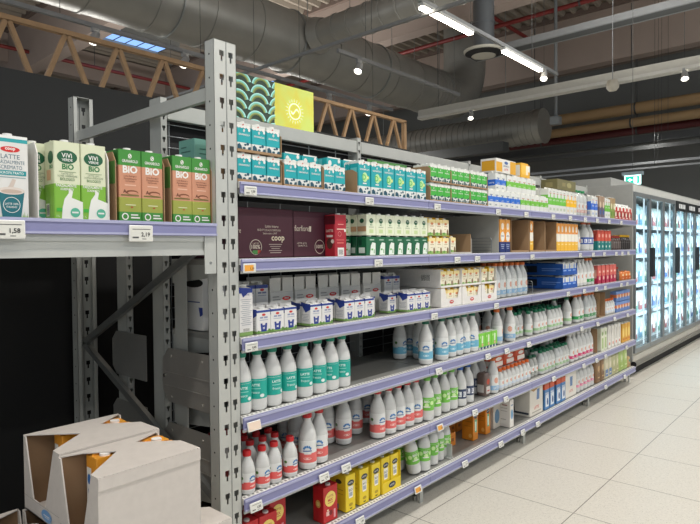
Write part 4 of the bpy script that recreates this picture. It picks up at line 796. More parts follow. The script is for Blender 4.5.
t = thing('cardboard_sheet', 'green printed cardboard back panel rising behind the tall turquoise cartons', 'cardboard', (2.44, FR_ + .16, z)); MB().box(0, .36, 0, .004, 0, .215, M('4f8a48', .7)).build('panel', t)
d = MB(); mp = lambda u, v: (u, -.0006, v)
for u in (.12, .31): d.decal(('e', u, .18, .017, .02, Q('c9d8b0')), mp)
d.build('round_print', t)
xg = 2.806; gi = 0
for g in range(3):
    for lv in range(2):
        zz = z + .108 * lv
        ktray(xg, TY, zz, .2165, .19, .008, .09, ('left', 'middle', 'right')[g] + ' kraft tray of green cartons, ' + ('lower', 'upper')[lv] + ' layer')
        cx = [xg + .072 * (i + .5) for i in range(3)]
        run(green_s, cx, FR_ + .03, zz + .003, 'small green milk carton', 'in ' + ('left', 'middle', 'right')[g] + ' ' + ('lower', 'upper')[lv] + ' tray', 'small green cartons on the topmost shelf')
        run(green_s, cx, FR_ + .092, zz + .003, 'rear small green carton', 'in ' + ('left', 'middle', 'right')[g] + ' ' + ('lower', 'upper')[lv] + ' tray', 'small green cartons on the topmost shelf')
    xg += .2245
# blue shrink pack, blue/white and lime cartons
bluepack = pouchpack('wrapped_pack', .15, .12, .21, '3c6fa0', '2a5fb8', '6c8fb0')
put(bluepack, (3.585, FR_ + .16, z), 0, 'blue wrapped pack standing behind the blue and white cartons')
xb1 = [3.487 + .079 * (i + .5) for i in range(6)]; xb2 = [3.966 + .0805 * (i + .5) for i in range(6)]
run(blue_s, xb1, FR_ + .031, z, 'small white and blue milk carton', 'in front row', 'small blue and white cartons on the topmost shelf')
run(green2_s, xb2, FR_ + .031, z, 'small white and lime milk carton', 'in front row', 'small lime and white cartons on the topmost shelf')
run(blue_s, xb1, FR_ + .095, z, 'second row small white and blue carton', 'behind front row', 'small blue and white cartons on the topmost shelf')
run(green2_s, xb2, FR_ + .095, z, 'second row small white and lime carton', 'behind front row', 'small lime and white cartons on the topmost shelf')
run(blue_s, [3.70, 3.779], FR_ + .07, z + .126, 'upper layer white and blue carton', 'under the yellow box', 'small blue and white cartons on the topmost shelf')
run(green2_s, [3.872 + .0795 * i for i in range(6)], FR_ + .07, z + .126, 'upper layer white and lime carton', 'under the yellow boxes', 'small lime and white cartons on the topmost shelf')
ybx = carton('multipack_box', 'box', .30, .12, .095, [(1, 'dedcd6')], [('r', -.148, .006, -.06, .072, Q('d9a01e')), ('r', .06, .0, .148, .09, Q('d9a01e')), ('e', -.0, .072, .028, .011, Q('3f5f9a')), ('t', 'GRANAROLO', 0, .05, .012, Q('24406e'), .01, .09), ('t', 'LATTE', 0, .026, .015, Q('c8332f'), .02, .08)], [('r', -.05, .01, .05, .08, Q('d9a01e'))], None, top='e6e4dd', fin=False)
put(ybx, (3.84, FR_ + .11, z + .252), 0, 'large yellow and white multipack box on top of the blue and lime cartons')
yb2 = carton('multipack_box', 'box', .12, .12, .105, [(1, 'e9b02a')], [('r', -.05, .02, .02, .09, Q('f0c04a')), ('r', .02, .02, .055, .09, Q('f2e6cc'))], [('r', -.05, .01, .05, .09, Q('e2dccf'))], None, top='efede6', fin=False)
put(yb2, (4.16, FR_ + .12, z + .252), 0, 'narrow yellow box standing right of the large multipack box'); 
yb3 = carton('multipack_box', 'box', .045, .10, .10, [(1, 'e9b02a')], [('r', -.02, .05, .02, .095, WHT)], [('r', -.04, .01, .04, .09, Q('e2dccf'))], None, top='efede6', fin=False)
put(yb3, (4.27, FR_ + .13, z + .252), 0, 'slim yellow carton at the right end of the boxes on top')
xt = [4.455 + .0705 * (i + .5) for i in range(5)]
run(green_t, xt, FR_ + .036, z, 'tall white and lime milk carton', 'on topmost shelf', 'tall lime cartons on the topmost shelf')
run(green_t, xt, FR_ + .110, z, 'second row tall lime carton', 'on topmost shelf', 'tall lime cartons on the topmost shelf')
xy_ = [4.812 + .078 * (i + .5) for i in range(3)]
run(yell_t, xy_, FR_ + .036, z, 'tall white and yellow milk carton', 'on topmost shelf', 'tall yellow cartons on the topmost shelf'); run(yell_t, xy_, FR_ + .110, z, 'second row tall yellow carton', 'on topmost shelf', 'tall yellow cartons on the topmost shelf')
olv = carton('cardboard_box', 'box', .40, .14, .085, [(1, '6f6a45')], [('e', .05, .045, .05, .022, Q('a09a6c')), ('r', -.1, .03, -.03, .06, Q('8a8258'))], [('r', -.03, .02, .03, .06, Q('8a8258'))], None, top='8a8258', fin=False)
put(olv, (4.90, FR_ + .10, z + .202), 0, 'olive brown cardboard box lying on the tall yellow cartons')
run(oran2_t, [5.12, 5.20], FR_ + .29, z + .0, 'slim cream drink carton peeking over the wrapped bottles,', 'topmost shelf', 'cartons behind the wrapped bottles')
# shrink wrapped bottle pack
FILM = film('shrink_film', (.97, .98, .98, 1), .12)
def shrink_pack(nx, ny, proto, r, h, name='bottle_pack'):
    t = thing(name, 'pack', 'pack'); body = [c for c in proto.children]
    for i in range(nx):
        for j in range(ny):
            bo = None
            for c in body:
                if not c.name.startswith('bottle_body'): continue
                k = c.copy(); COL.objects.link(k); k.name = 'bottle'; k.parent = t; k.location = (r + .0005 + i * (2 * r + .001), r + j * (2 * r + .001), 0); bo = k
            for c in body:
                if not c.name.startswith('bottle_body'):
                    k = c.copy(); COL.objects.link(k); k.parent = bo; k.location = (0, 0, 0)
    f = MB(); X1 = nx * (2 * r + .001); Y1 = ny * (2 * r + .001); c = .02
    def sec(z_, i_): return [(c + i_, -.002 + i_, z_), (X1 - c - i_, -.002 + i_, z_), (X1 + .002 - i_, c, z_), (X1 + .002 - i_, Y1 - c, z_), (X1 - c - i_, Y1 + .002 - i_, z_), (c + i_, Y1 + .002 - i_, z_), (-.002 + i_, Y1 - c, z_), (-.002 + i_, c, z_)]
    f.loft([sec(.002, 0), sec(h * .35, -.001), sec(h * .7, .0), sec(h * .9, .012)], FILM, True, False); f.build('shrink_film', t)
    return t
for c in list(b_grnw.children): pass
pk = shrink_pack(2, 2, b_plain, .041, .222); 
def hide_proto(p): pass
o = shrink_pack(3, 2, bottle('milk_bottle', .222, .041, '2f8f5a', 'd9b0a8', 'ring', (.12, .5)), .041, .222); o.location = (5.07, FR_, z); o['label'] = 'shrink wrapped pack of white green capped bottles on the topmost shelf'
run(blue_t, [5.44, 5.525], FR_ + .036, z, 'tall white and blue milk carton', 'on topmost shelf', 'tall blue cartons on the topmost shelf')
brn = simple('drink_carton', .07, .07, .2, [(.5, '6f6470'), (1, 'a38a74')], [('e', 0, .12, .02, .03, Q('d8c8b0')), ('r', -.02, .03, .02, .07, Q('3f5f9a'))]); brg = simple('drink_carton', .07, .07, .2, [(.5, '8a9a50'), (1, 'a38a64')], [('e', 0, .12, .02, .03, Q('d8d8b0')), ('r', -.02, .03, .02, .07, Q('5f8a3a'))])
put(brn, (5.64, FR_ + .036, z), 0, 'slim brown and violet drink carton on the topmost shelf'); put(brn, (5.72, FR_ + .036, z), 0, 'brown and violet drink carton touching the slim lime ones')
run(green_t, [5.80, 5.875], FR_ + .036, z, 'tall lime carton between brown ones', 'far right on top', 'far lime cartons on the topmost shelf')
run(brg, [5.955, 6.03], FR_ + .036, z, 'brown and olive drink carton', 'on topmost shelf', 'brown and olive cartons on the topmost shelf')
run(smcoc, [6.10 + .112 * i for i in range(5)], FR_ + .036, z, 'red and cream gable carton', 'at far end', 'red and cream cartons on the topmost shelf'); run(smcoc, [6.10 + .112 * i for i in range(5)], FR_ + .112, z, 'second row red and cream carton', 'at far end', 'red and cream cartons on the topmost shelf')
tb = carton('cardboard_box', 'box', .15, .12, .105, [(1, '6fa79a')], [('r', -.05, .06, .03, .065, Q('3c6a60')), ('r', -.05, .04, -.01, .045, Q('3c6a60'))], [('r', -.04, .05, .03, .056, Q('3c6a60')), ('r', -.04, .07, .0, .076, Q('3c6a60')), ('r', .0, .01, .03, .03, Q('5fa04a'))], None, top='7fb0a4', fin=False)
t = thing('cardboard_box', 'pale kraft box under the teal box at the back by the rack post', 'box', (1.51, FR_ + .34, z)); MB().box(-.075, .075, -.06, .06, 0, .10, KRAFT, .002).build('box_body', t); MB().box(-.075, .075, -.012, .012, .1, .1006, M('c9a87a', .4)).build('tape', t)
put(tb, (1.51, FR_ + .34, z + .102), 0, 'teal cardboard box at the back of the topmost shelf beside the rack post')

# ================================================================== second highest shelf
z = SZ[2] + .004
mar = M('4d2130', .55, var=.03)
def maroon(x, y, w_, h, dp, lb, seam):
    t = thing('cardboard_box', lb, 'box', (x, y, z)); d = MB(); d.box(0, w_, 0, dp, 0, h, mar, .003); d.box(0, w_, -.0004, 0, h - .035, h - .034, M('331620', .6, var=0.)); d.build('box_body', t)
    p = MB(); mp = lambda u, v: (u, -.0008, v); OW = Q('d9cdbb')
    if seam == 0:
        for q in [('t', 'Latte intero', .20, .135, .012, OW, .0, .075), ('t', 'PRODOTTO IN ALTA MONTAGNA', .185, .118, .009, OW, 0, .13), ('t', 'latte intero UHT', .19, .104, .008, OW, 0, .09), ('t', 'coop', .235, .078, .028, Q('e8dcc0'), .02, .075), ('o', .11, .045, .033, .033, .003, OW), ('t', 'LATTE', .11, .06, .008, OW, .0, .04), ('t', '100%', .11, .046, .018, OW, .03, .056), ('p', [(.088, .022), (.1, .014), (.12, .014), (.12, .032), (.096, .032)], Q('4f8f4a')), ('p', [(.12, .014), (.135, .022), (.14, .032), (.12, .032)], Q('b8453a')), ('t', 'fiore', .012, .115, .022, OW, .0, .04)]: p.decal(q, mp)
        for q in lines(.22, .055, .075, 5, .009, .003, 'b9a9a0'): p.decal(q, mp)
    else:
        for q in [('t', 'fiorfiore', .05, .13, .026, OW, .0, .09), ('p', [(.098, .115), (.108, .115), (.11, .14), (.096, .14)], OW), ('t', 'LATTE ALTA', .05, .062, .008, OW, 0, .06), ('t', 'QUALITA 1L', .055, .05, .009, OW, .01, .06), ('o', .165, .045, .033, .033, .003, OW), ('t', '100%', .165, .046, .018, OW, .03, .056)]: p.decal(q, mp)
    p.build('print', t); return t
maroon(1.480, 1.94, .327, .212, .30, 'left maroon cardboard box with cream printing on the second highest shelf', 0)
maroon(1.810, 1.94, .30, .208, .30, 'right maroon cardboard box partly behind the red carton', 1)
put(red_t, (2.045, 1.868 + .033, z), 0, 'red drink carton with cow picture standing before the maroon boxes')
t = thing('cardboard_box', 'grey board box between the maroon box and the cream cartons', 'box', (2.125, 2.02, z)); MB().box(0, .05, 0, .22, 0, .2, M('8a8a86', .7), .002).build('box_body', t); MB().box(-.0006, 0, .02, .2, .02, .03, M('6c6c68', .7)).build('print', t)
xc = [2.232 + .079 * (i + .5) for i in range(7)]
xc[-1] = 2.742
for (P, zz, nm) in ((dgreen_s, z, 'small dark green milk carton'), (cream_s, z + .101, 'small cream milk carton with green oval')):
    run(P, [2.235 + .0775 * (i + .5) for i in range(7)], FR_ + .031, zz, nm, 'in front', nm + 's')
    run(P, [2.235 + .0775 * (i + .5) for i in range(7)], FR_ + .094, zz, 'rear ' + nm, 'in row', nm + 's')
    put(P, (2.235 - .041, FR_ + .13, zz), 0, nm + ' set back at the left of its row')
for lv in range(2):
    zz = z + .106 * lv
    xq = [2.785 + .0725 * (i + .5) for i in range(3)]
    run(yel_s, xq, FR_ + .031, zz, 'small cream and yellow carton', 'in ' + ('lower', 'upper')[lv] + ' layer', 'small yellow cartons on the second highest shelf')
    run(yel_s, xq, FR_ + .094, zz, 'rear cream and yellow carton', 'in ' + ('lower', 'upper')[lv] + ' layer', 'small yellow cartons on the second highest shelf')
ktray(3.02, FR_, z, .245, .30, .008, .105, 'kraft tray holding one small cream carton on the second highest shelf', M('b8b5ae', .75))
for c in bpy.context.scene.objects: pass
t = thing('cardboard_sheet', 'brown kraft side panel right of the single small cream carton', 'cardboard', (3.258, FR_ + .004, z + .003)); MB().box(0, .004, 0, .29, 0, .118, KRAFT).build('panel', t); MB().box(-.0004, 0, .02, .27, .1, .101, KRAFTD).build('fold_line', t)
put(yel_s, (3.075, FR_ + .05, z + .004), 0, 'single small cream and yellow carton alone in its tray')
def wire_divider(x, y0, y1, z_, h, lb):
    t = thing('wire_divider', lb, 'divider', (x, y0, z_)); W = M('8f9496', .35, .7)
    d = MB(); L_ = y1 - y0
    for k in range(5):
        zz = h * (k + 1) / 5 * .98 - .004; d.tube((0, .012 if k == 4 else .0, zz), (0, L_, zz), .0022, W, 6)
    d.build('wire_rails', t); MB().tube((0, 0, 0), (0, 0, h - .018), .0026, W, 6).tube((0, 0, h - .018), (0, .012, h - .004), .0026, W, 6).build('front_wire', t); MB().tube((0, L_, 0), (0, L_, h - .006), .0026, W, 6).build('rear_wire', t)
wire_divider(3.54, 1.875, 2.30, z - .001, .105, 'grey wire divider on the second highest shelf')
t = thing('shelf_divider', 'large light grey divider panel left of the orange and navy cartons', 'divider', (3.632, 1.87, z)); MB().box(-.003, 0, 0, .44, 0, .255, M('b3b2ac', .55)).build('panel', t); MB().box(-.012, .0, 0, .44, 0, .003, M('b3b2ac', .55)).build('foot_flange', t)
run(oran_t, [3.685, 3.762], FR_ + .036, z, 'orange and navy drink carton', 'on second highest shelf', 'orange and navy cartons'); 
def kbox(x, w_, h, lb):
    t = thing('cardboard_tray', lb, 'tray', (x, FR_, z)); dp = .30
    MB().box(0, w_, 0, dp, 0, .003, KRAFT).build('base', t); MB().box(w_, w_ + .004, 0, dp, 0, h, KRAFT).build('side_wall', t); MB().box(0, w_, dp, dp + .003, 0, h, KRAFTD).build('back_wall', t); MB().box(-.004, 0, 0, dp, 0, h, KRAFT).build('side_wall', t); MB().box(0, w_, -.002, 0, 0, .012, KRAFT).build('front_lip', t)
kbox(3.815, .275, .235, 'open kraft box right of the orange and navy cartons'); put(oran_t, (3.87, FR_ + .085, z + .004), 0, 'orange and navy carton alone inside the first open kraft box')
kbox(4.115, .262, .235, 'middle one of the three open kraft boxes'); run(oran2_t, [4.16], FR_ + .045, z + .004, 'orange and white carton', 'alone inside the middle open kraft box', 'orange and white cartons second highest shelf')
kbox(4.395, .205, .235, 'right one of the three open kraft boxes'); put(oran2_t, (4.437, FR_ + .14, z + .004), 0, 'orange and white carton inside the right open kraft box')
run(oran2_t, [4.614 + .0765 * (i + .5) for i in range(6)], FR_ + .036, z, 'orange white and yellow drink carton', 'in row', 'orange and white cartons second highest shelf')
run(b_plain, [5.145], FR_ + .05, z, 'plain white bottle', 'right of the orange and white cartons', None); put(b_plain, (5.235, FR_ + .1, z), 0, 'plain white bottle set back beside the large blue banded ones')
run(b_bluew, [5.345, 5.455], FR_ + .056, z, 'large white bottle with blue band', 'on second highest shelf', 'large blue banded bottles')
run(rteal_t, [5.605, 5.70, 5.80, 5.895], FR_ + .036, z, 'red and teal drink carton', 'on shelf', 'red and teal cartons')
put(rteal_t, (5.605, FR_ + .11, z), 0, 'red and teal drink carton behind the leftmost of its row', 'red and teal cartons')
run(b_dark2, [5.985, 6.05, 6.115, 6.18, 6.245], FR_ + .03, z, 'small brown bottle with red cap', 'on second highest shelf', 'small brown bottles')
run(b_dark, [6.31, 6.375, 6.44, 6.505, 6.57], FR_ + .03, z, 'small black bottle with yellow cap', 'on second highest shelf', 'small black bottles with yellow caps')
run(b_dark, [6.31, 6.375, 6.44, 6.505, 6.57], FR_ + .09, z, 'rear small black bottle', 'behind yellow capped row', 'small black bottles with yellow caps')

# ================================================================== third highest shelf
z = SZ[3] + .004
put(coop_t, (1.478, FR_ + .036, z), 0, 'tall white carton with blue corner standing at the rack post, third highest shelf')
def coopgrp(x0, n, lb, rows=2, dy=0.):
    xs = [x0 + .0755 * (i + .5) for i in range(n)]
    for r in range(rows): run(coop_s, xs, FR_ + .032 + .066 * r + dy, z, ('small white and blue milk carton', 'second row white and blue carton', 'third row white and blue carton')[r], lb, 'small white and blue cartons on the third highest shelf')
coopgrp(1.532, 3, 'in leftmost cluster', 2); coopgrp(1.838, 2, 'in second cluster', 2); coopgrp(2.068, 3, 'in third cluster', 2); coopgrp(2.300, 1, 'in gap right of third cluster', 2, .06); coopgrp(2.575, 3, 'in rightmost cluster', 2); coopgrp(2.47, 1, 'just left of rightmost cluster', 1, .05)
GB = M('d3d2cc', .7); 
def coopbox(x, w_, k):
    t = thing('cardboard_box', ORD[k] + ' from left of the white boxes with red oval behind the small cartons', 'box', (x, 2.04, z)); h = .215
    d = MB(); d.box(0, w_, 0, .2, 0, h * .72, GB, .002); d.build('box_body', t)
    f = MB(); f.box(0, w_ * .46, .004, .008, h * .72, h, GB); f.build('top_flap', t); f = MB(); f.box(w_ * .54, w_, .004, .008, h * .72, h, GB); f.build('top_flap', t); MB().box(0, w_, .17, .174, h * .72, h, GB).build('rear_flap', t)
    p = MB(); mp = lambda u, v: (u, -.0008, v); m2 = lambda u, v: (u, -.0014, v); p.decal(('e', w_ * .68, .118, .026, .0095, Q('cf2e2a')), mp); p.decal(('t', 'coop', w_ * .68, .118, .010, WHT, .03, .036), m2)
    p.decal(('r', .012, .125, w_ * .36, .130, Q('8e8e8a')), mp); p.decal(('r', .012, .112, w_ * .42, .116, Q('8e8e8a')), mp); p.decal(('r', .0, .148, w_, .1485, Q('77777a')), mp); p.build('print', t)
for k, (pa, pb) in enumerate(((270.5, 293.5), (295, 316), (319, 339), (341.5, 360.5), (363.5, 381))):
    xa, xb_ = along(pa, 2.04, z + .15), along(pb, 2.04, z + .15); coopbox(xa, xb_ - xa, k)
xa = along(243, 2.04, z + .15); run(coop_u, [xa + .037, xa + .112], 2.08, z, 'taller white and blue carton', 'left of the boxes with red ovals', 'taller white and blue cartons at the back')
xa = along(385, 2.04, z + .15); run(coop_u, [xa + .037, xa + .112], 2.08, z, 'taller white and blue carton', 'right of the boxes with red ovals', 'taller white and blue cartons at the back')
def display_tray(x, w_, zz, lb, low):
    t = thing('display_tray', lb, 'tray', (x, TY, zz)); dp = .40; h = .108
    MB().box(0, w_, 0, dp, 0, .002, BOARD).build('base', t)
    for xx in (0, w_ - .003): MB().box(xx, xx + .003, 0, dp, .002, h, BOARD).build('side_wall', t)
    MB().box(.003, w_ - .003, dp - .003, dp, .002, h, BOARD).build('back_wall', t)
    d = MB(); P = [(0, 0), (w_, 0), (w_, h), (w_ * .88, h), (w_ * .80, .045), (w_ * .3, .045), (w_ * .2, h), (0, h)] if low else [(0, 0), (w_, 0), (w_, .012), (0, .012)]
    if low:
        for q in ([(0, 0), (w_, 0), (w_, .045), (0, .045)], [(0, .045), (w_ * .26, .045), (w_ * .18, h), (0, h)], [(w_ * .80, .045), (w_, .045), (w_, h), (w_ * .90, h)]): d.loft([[(a, -.003, b_) for a, b_ in q], [(a, 0, b_) for a, b_ in q]], BOARD)
    else: d.box(0, w_, -.003, 0, 0, .012, BOARD)
    d.build('front_panel', t)
    if low:
        p = MB(); mp = lambda u, v: (u, -.0036, v); m2 = lambda u, v: (u, -.0042, v); p.decal(('e', w_ * .5, .024, .024, .0105, Q('cf2e2a')), mp); p.decal(('t', 'coop', w_ * .5, .024, .011, WHT, .03, .034), m2); p.build('oval_print', t)
    p = MB(); ml = lambda u, v: (-.0006, u, v)
    for q in bar_code(.07, .035, .07, .045): p.decal(q, ml)
    p.build('bar_code', t)
for k, (xa, w_) in enumerate(((2.902, .232), (3.142, .232), (3.382, .205))):
    nm = ('left', 'middle', 'right')[k]
    display_tray(xa, w_, z, nm + ' white display tray with red oval, lower layer', True); display_tray(xa, w_, z + .112, nm + ' white display tray, upper layer', False)
    n = 3 if w_ > .22 else 2
    xs = [xa + .006 + (w_ - .012) / n * (i + .5) for i in range(n)]
    run(yel_s, xs, FR_ + .034, z + .115, 'small yellow topped carton', 'in ' + nm + ' upper white tray', 'yellow topped cartons in white trays'); run(yel_s, xs, FR_ + .10, z + .115, 'rear yellow topped carton', 'in ' + nm + ' upper white tray', 'yellow topped cartons in white trays')
    run(yel_s, xs, FR_ + .034, z + .003, 'small yellow topped carton', 'in ' + nm + ' lower white tray', 'yellow topped cartons in white trays')
for k in range(3):
    o = shrink_pack(2, 2, b_orange, .041, .238); o.location = (3.60 + .170 * k, FR_ + .002, z); o['label'] = ('left', 'middle', 'right')[k] + ' shrink wrapped pack of orange capped bottles, third highest shelf'; o['group'] = 'wrapped orange capped bottle packs'
wire_divider(4.17, 1.875, 2.30, z - .001, .10, 'grey wire divider left of the blue trays on the third highest shelf')
def blue_tray(zz, lb, xa=4.735):
    t = thing('display_tray', lb, 'tray', (xa, TY, zz)); B_ = M('1f55a8', .5); w_ = .305; dp = .36
    MB().box(0, w_, 0, dp, 0, .002, B_).build('base', t); MB().box(-.003, 0, 0, dp, 0, .094, B_).build('side_wall', t); MB().box(w_, w_ + .003, 0, dp, 0, .094, B_).build('side_wall', t); MB().box(0, w_, -.003, 0, 0, .03, B_).build('front_lip', t)
    p = MB(); ml = lambda u, v: (-.0036, -u + .0, v)
    p.decal(('r', -.34, .02, -.22, .075, Q('1c2430')), ml); p.decal(('t', 'M', -.28, .047, .03, WHT, .03), ml) if False else None; p.decal(('r', -.18, .05, -.02, .056, Q('7fa3dc')), ml); p.decal(('r', -.18, .035, -.06, .04, Q('7fa3dc')), ml); p.build('side_print', t)
    MB().box(0, w_, 0.07, dp, .104, .106, M('dfe2e4', .6)).build('cover_sheet', t)
bt_s = carton('milk_carton', 'carton', .098, .06, .10, [(.5, '2a6fd0'), (1, 'dbddd9')], [('e', 0, .068, .02, .014, Q('b9c8e4')), ('r', -.03, .03, .03, .038, Q('a9c4ee')), ('p', [(-.01, .04), (.01, .04), (.006, .09), (-.006, .09)], Q('2a6fd0'))], [('r', -.025, .03, .025, .08, Q('1f5fc4'))], 'e0e0dc', slant=.008)
for lv in range(2):
    blue_tray(z + .112 * lv, ('lower', 'upper')[lv] + ' blue display tray of white and blue cartons'); run(bt_s, [4.787 + .101 * i for i in range(3)], FR_ + .033, z + .003 + .112 * lv, 'white and blue carton', 'in ' + ('lower', 'upper')[lv] + ' blue tray', 'cartons in the blue trays')
run(b_plain, [5.105, 5.195, 5.285], FR_ + .045, z, 'plain white milk bottle', 'on third highest shelf', 'plain white bottles third shelf'); run(b_plain, [5.105, 5.195, 5.285], FR_ + .132, z, 'second row plain white bottle', 'on third highest shelf', 'plain white bottles third shelf')
run(b_grnw, [5.385, 5.475], FR_ + .045, z, 'white bottle with green band', 'on third highest shelf', 'green banded bottles on third highest shelf')
run(pink_t, [5.615, 5.725, 5.84, 5.95, 6.05], FR_ + .036, z, 'coral and magenta drink carton', 'in row', 'coral and magenta cartons')
put(b_dark2, (6.20, FR_ + .03, z), 0, 'small brown bottle left of the orange packs'); put(b_dark2, (6.25, FR_ + .08, z), 0, 'small brown bottle behind, left of the orange packs')
opk = pouchpack('snack_pack', .11, .09, .085, 'd97a35', 'c95a20', 'f0d8b0'); run(opk, [6.32, 6.435, 6.545], FR_ + .05, z, 'small orange snack pack', 'on third highest shelf', 'small orange packs')

t = thing('cardboard_box', 'white box with dark handle hole seen through the rack frame on third highest shelf', 'box', (1.445, 2.12, z)); MB().box(0, .12, 0, .2, 0, .27, M('dcdcda', .6), .002).build('box_body', t)
d = MB(); ml = lambda u, v: (-.0006, u, v); d.decal(('e', .07, .205, .075, .02, Q('151515')), ml); d.decal(('r', .02, .12, .11, .125, Q('4a5a8a')), ml); d.decal(('e', .15, .14, .014, .014, Q('b8332f')), ml); d.decal(('p', [(.0, .1), (.03, .1), (.02, .06), (.0, .07)], Q(BL)), ml); d.build('print', t)
# ================================================================== third lowest shelf
z = SZ[4] + .004
cx = [243, 256.7, 271.7, 287, 303.4, 317.4, 330, 341]
xs = [along(p, 1.896, z + .22) for p in cx]; xs[0] = xs[1] - .082
for i in range(2, 8): xs[i] = max(xs[i], xs[i - 1] + .0815)
run(b_teal, xs, 1.896, z, 'white bottle with teal label', 'beside the empty space', 'teal labelled bottles with green caps', rz=[-.5, -.9, -.2, -.3, -.6, -.9, -1.1, -.9])
def bot_at(P, px, Y, zz, lb, g, rz=None):
    if rz is None: rz = rnd.uniform(-1.2, .4)
    Y -= .026 if Y < 1.96 else 0
    r = RAD.get(P.name, .04); y0 = Y
    while not free(along(px, Y, zz + .1), Y, zz, r) and Y < y0 + .2: Y += .003
    DISCS.append((along(px, Y, zz + .1), Y, zz, r))
    return put(P, (along(px, Y, zz + .1), Y, zz), rz, lb, g)
for k, (px, Y, lb) in enumerate(((425.5, 1.915, 'white bottle with blue flower label standing foremost by the empty space'), (441.5, 1.915, 'white blue flower bottle second from left in front row'), (449.5, 1.93, 'white blue flower bottle third from left in front row'), (456.5, 1.925, 'white blue flower bottle fourth from left in front row'), (463.8, 1.92, 'white blue flower bottle fifth from left in front row'), (472, 1.915, 'white blue flower bottle at the right end of front row'), (410, 2.12, 'white bottle in deep shade at the left back of the flower bottles'), (419.5, 2.01, 'white bottle between the foremost and rearmost flower bottles'))):
    bot_at(b_wblue, px, Y, z, lb, 'blue flower labelled bottles', -.9 if k in (0,) else None)
same(b_wblue, [(along(425.5, 1.915, z) + .0, 2.10, z), (along(432, 2.1, z), 2.115, z)] + [(2.90 + .09 * i, 2.02, z) for i in range(5)] + [(2.92 + .09 * i, 2.11, z) for i in range(5)], 'white blue flower bottle in the shaded rows behind the front one', 'blue flower labelled bottles behind')
run(grn3, [3.355 + .0835 * (i + .5) for i in range(3)], FR_ + .031, z, 'small lime green carton', 'before orange capped bottles', 'small lime cartons third lowest shelf')
t = thing('info_card', 'small grey card leaning on the small lime cartons', 'card', (3.33, FR_ + .066, z)); MB().box(-.04, .04, 0, .002, 0, .155, M('c9cbc8', .6)).build('card', t); MB().box(-.03, .03, -.0006, 0, .12, .145, M('8c9090', .6)).build('printed_lines', t)
for px, Y, lb in ((488, 2.02, 'orange capped bottle rising behind the small lime cartons'), (496.6, 1.93, 'orange capped bottle right of the small lime cartons'), (502, 1.99, 'orange capped bottle set back between two others'), (509.6, 1.92, 'orange capped bottle at the right end of its cluster')): bot_at(b_orange, px, Y, z, lb, 'orange capped bottles third lowest shelf')
same(b_orange, [(3.5, 2.12, z), (3.6, 2.1, z), (3.72, 2.1, z), (3.82, 2.02, z)], 'orange capped bottle in the shaded row behind', 'rear orange capped bottles')
def smrow(P, x0, nx, ny, lb, g, zz, p=.068, y0=None):
    y0 = y0 or FR_ + .036
    for j in range(ny):
        run(P, [x0 + p * (i + .5) for i in range(nx)], y0 + p * j, zz, ('', 'second row ', 'third row ')[min(j, 2)] + lb[0], lb[1] + ('' if j < 3 else ''), g)
smrow(b_smG, 3.90, 3, 3, ('small green capped bottle', 'in left cluster'), 'small green capped bottles', z, y0=FR_ + .07)
smrow(b_smG, 4.125, 1, 3, ('small green capped bottle', 'alone between clusters'), 'small green capped bottles', z)
smrow(b_smG, 4.25, 3, 3, ('small green capped bottle', 'in middle cluster'), 'small green capped bottles', z)
smrow(b_smG, 4.50, 4, 3, ('small green capped bottle', 'in right cluster'), 'small green capped bottles', z)
g_cap = bottle('milk_bottle', .232, .042, '12704f', '9fc795', 'ring', (.14, .48)); put(g_cap, (4.79, FR_ + .10, z), 0, 'taller green capped bottle at the end of the small ones'); put(g_cap, (4.94, FR_ + .05, z), 0, 'single taller bottle with green cap before the empty back')
run(b_grnw, [5.12, 5.21], FR_ + .045, z, 'orange capped bottle with green band', 'on third lowest shelf', 'green banded bottles third lowest shelf')
o = shrink_pack(3, 2, b_grnw, .041, .24); o.location = (5.31, FR_, z); o['label'] = 'shrink wrapped pack of green banded bottles on the third lowest shelf'
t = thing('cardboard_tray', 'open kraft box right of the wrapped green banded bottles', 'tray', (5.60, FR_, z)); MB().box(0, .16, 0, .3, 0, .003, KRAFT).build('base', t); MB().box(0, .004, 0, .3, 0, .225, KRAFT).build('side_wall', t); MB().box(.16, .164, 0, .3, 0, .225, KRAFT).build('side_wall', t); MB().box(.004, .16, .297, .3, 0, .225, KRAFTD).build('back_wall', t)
run(b_smO, [5.87 + .065 * i for i in range(4)], FR_ + .034, z, 'small orange capped bottle', 'far right third lowest shelf', 'small orange capped bottles far right')
blor = carton('milk_carton', 'carton', .085, .06, .10, [(.4, '5f7fb8'), (.7, 'd8794a'), (1, '6f8fc8')], [('e', 0, .05, .02, .02, Q('e8d0b8'))], (), None, top='6f8fc8')
for lv in range(2): run(blor, [6.15 + .09 * i for i in range(5)], FR_ + .034, z + .107 * lv, 'blue and orange small carton', 'in ' + ('lower', 'upper')[lv] + ' far layer', 'blue and orange cartons at the far end')

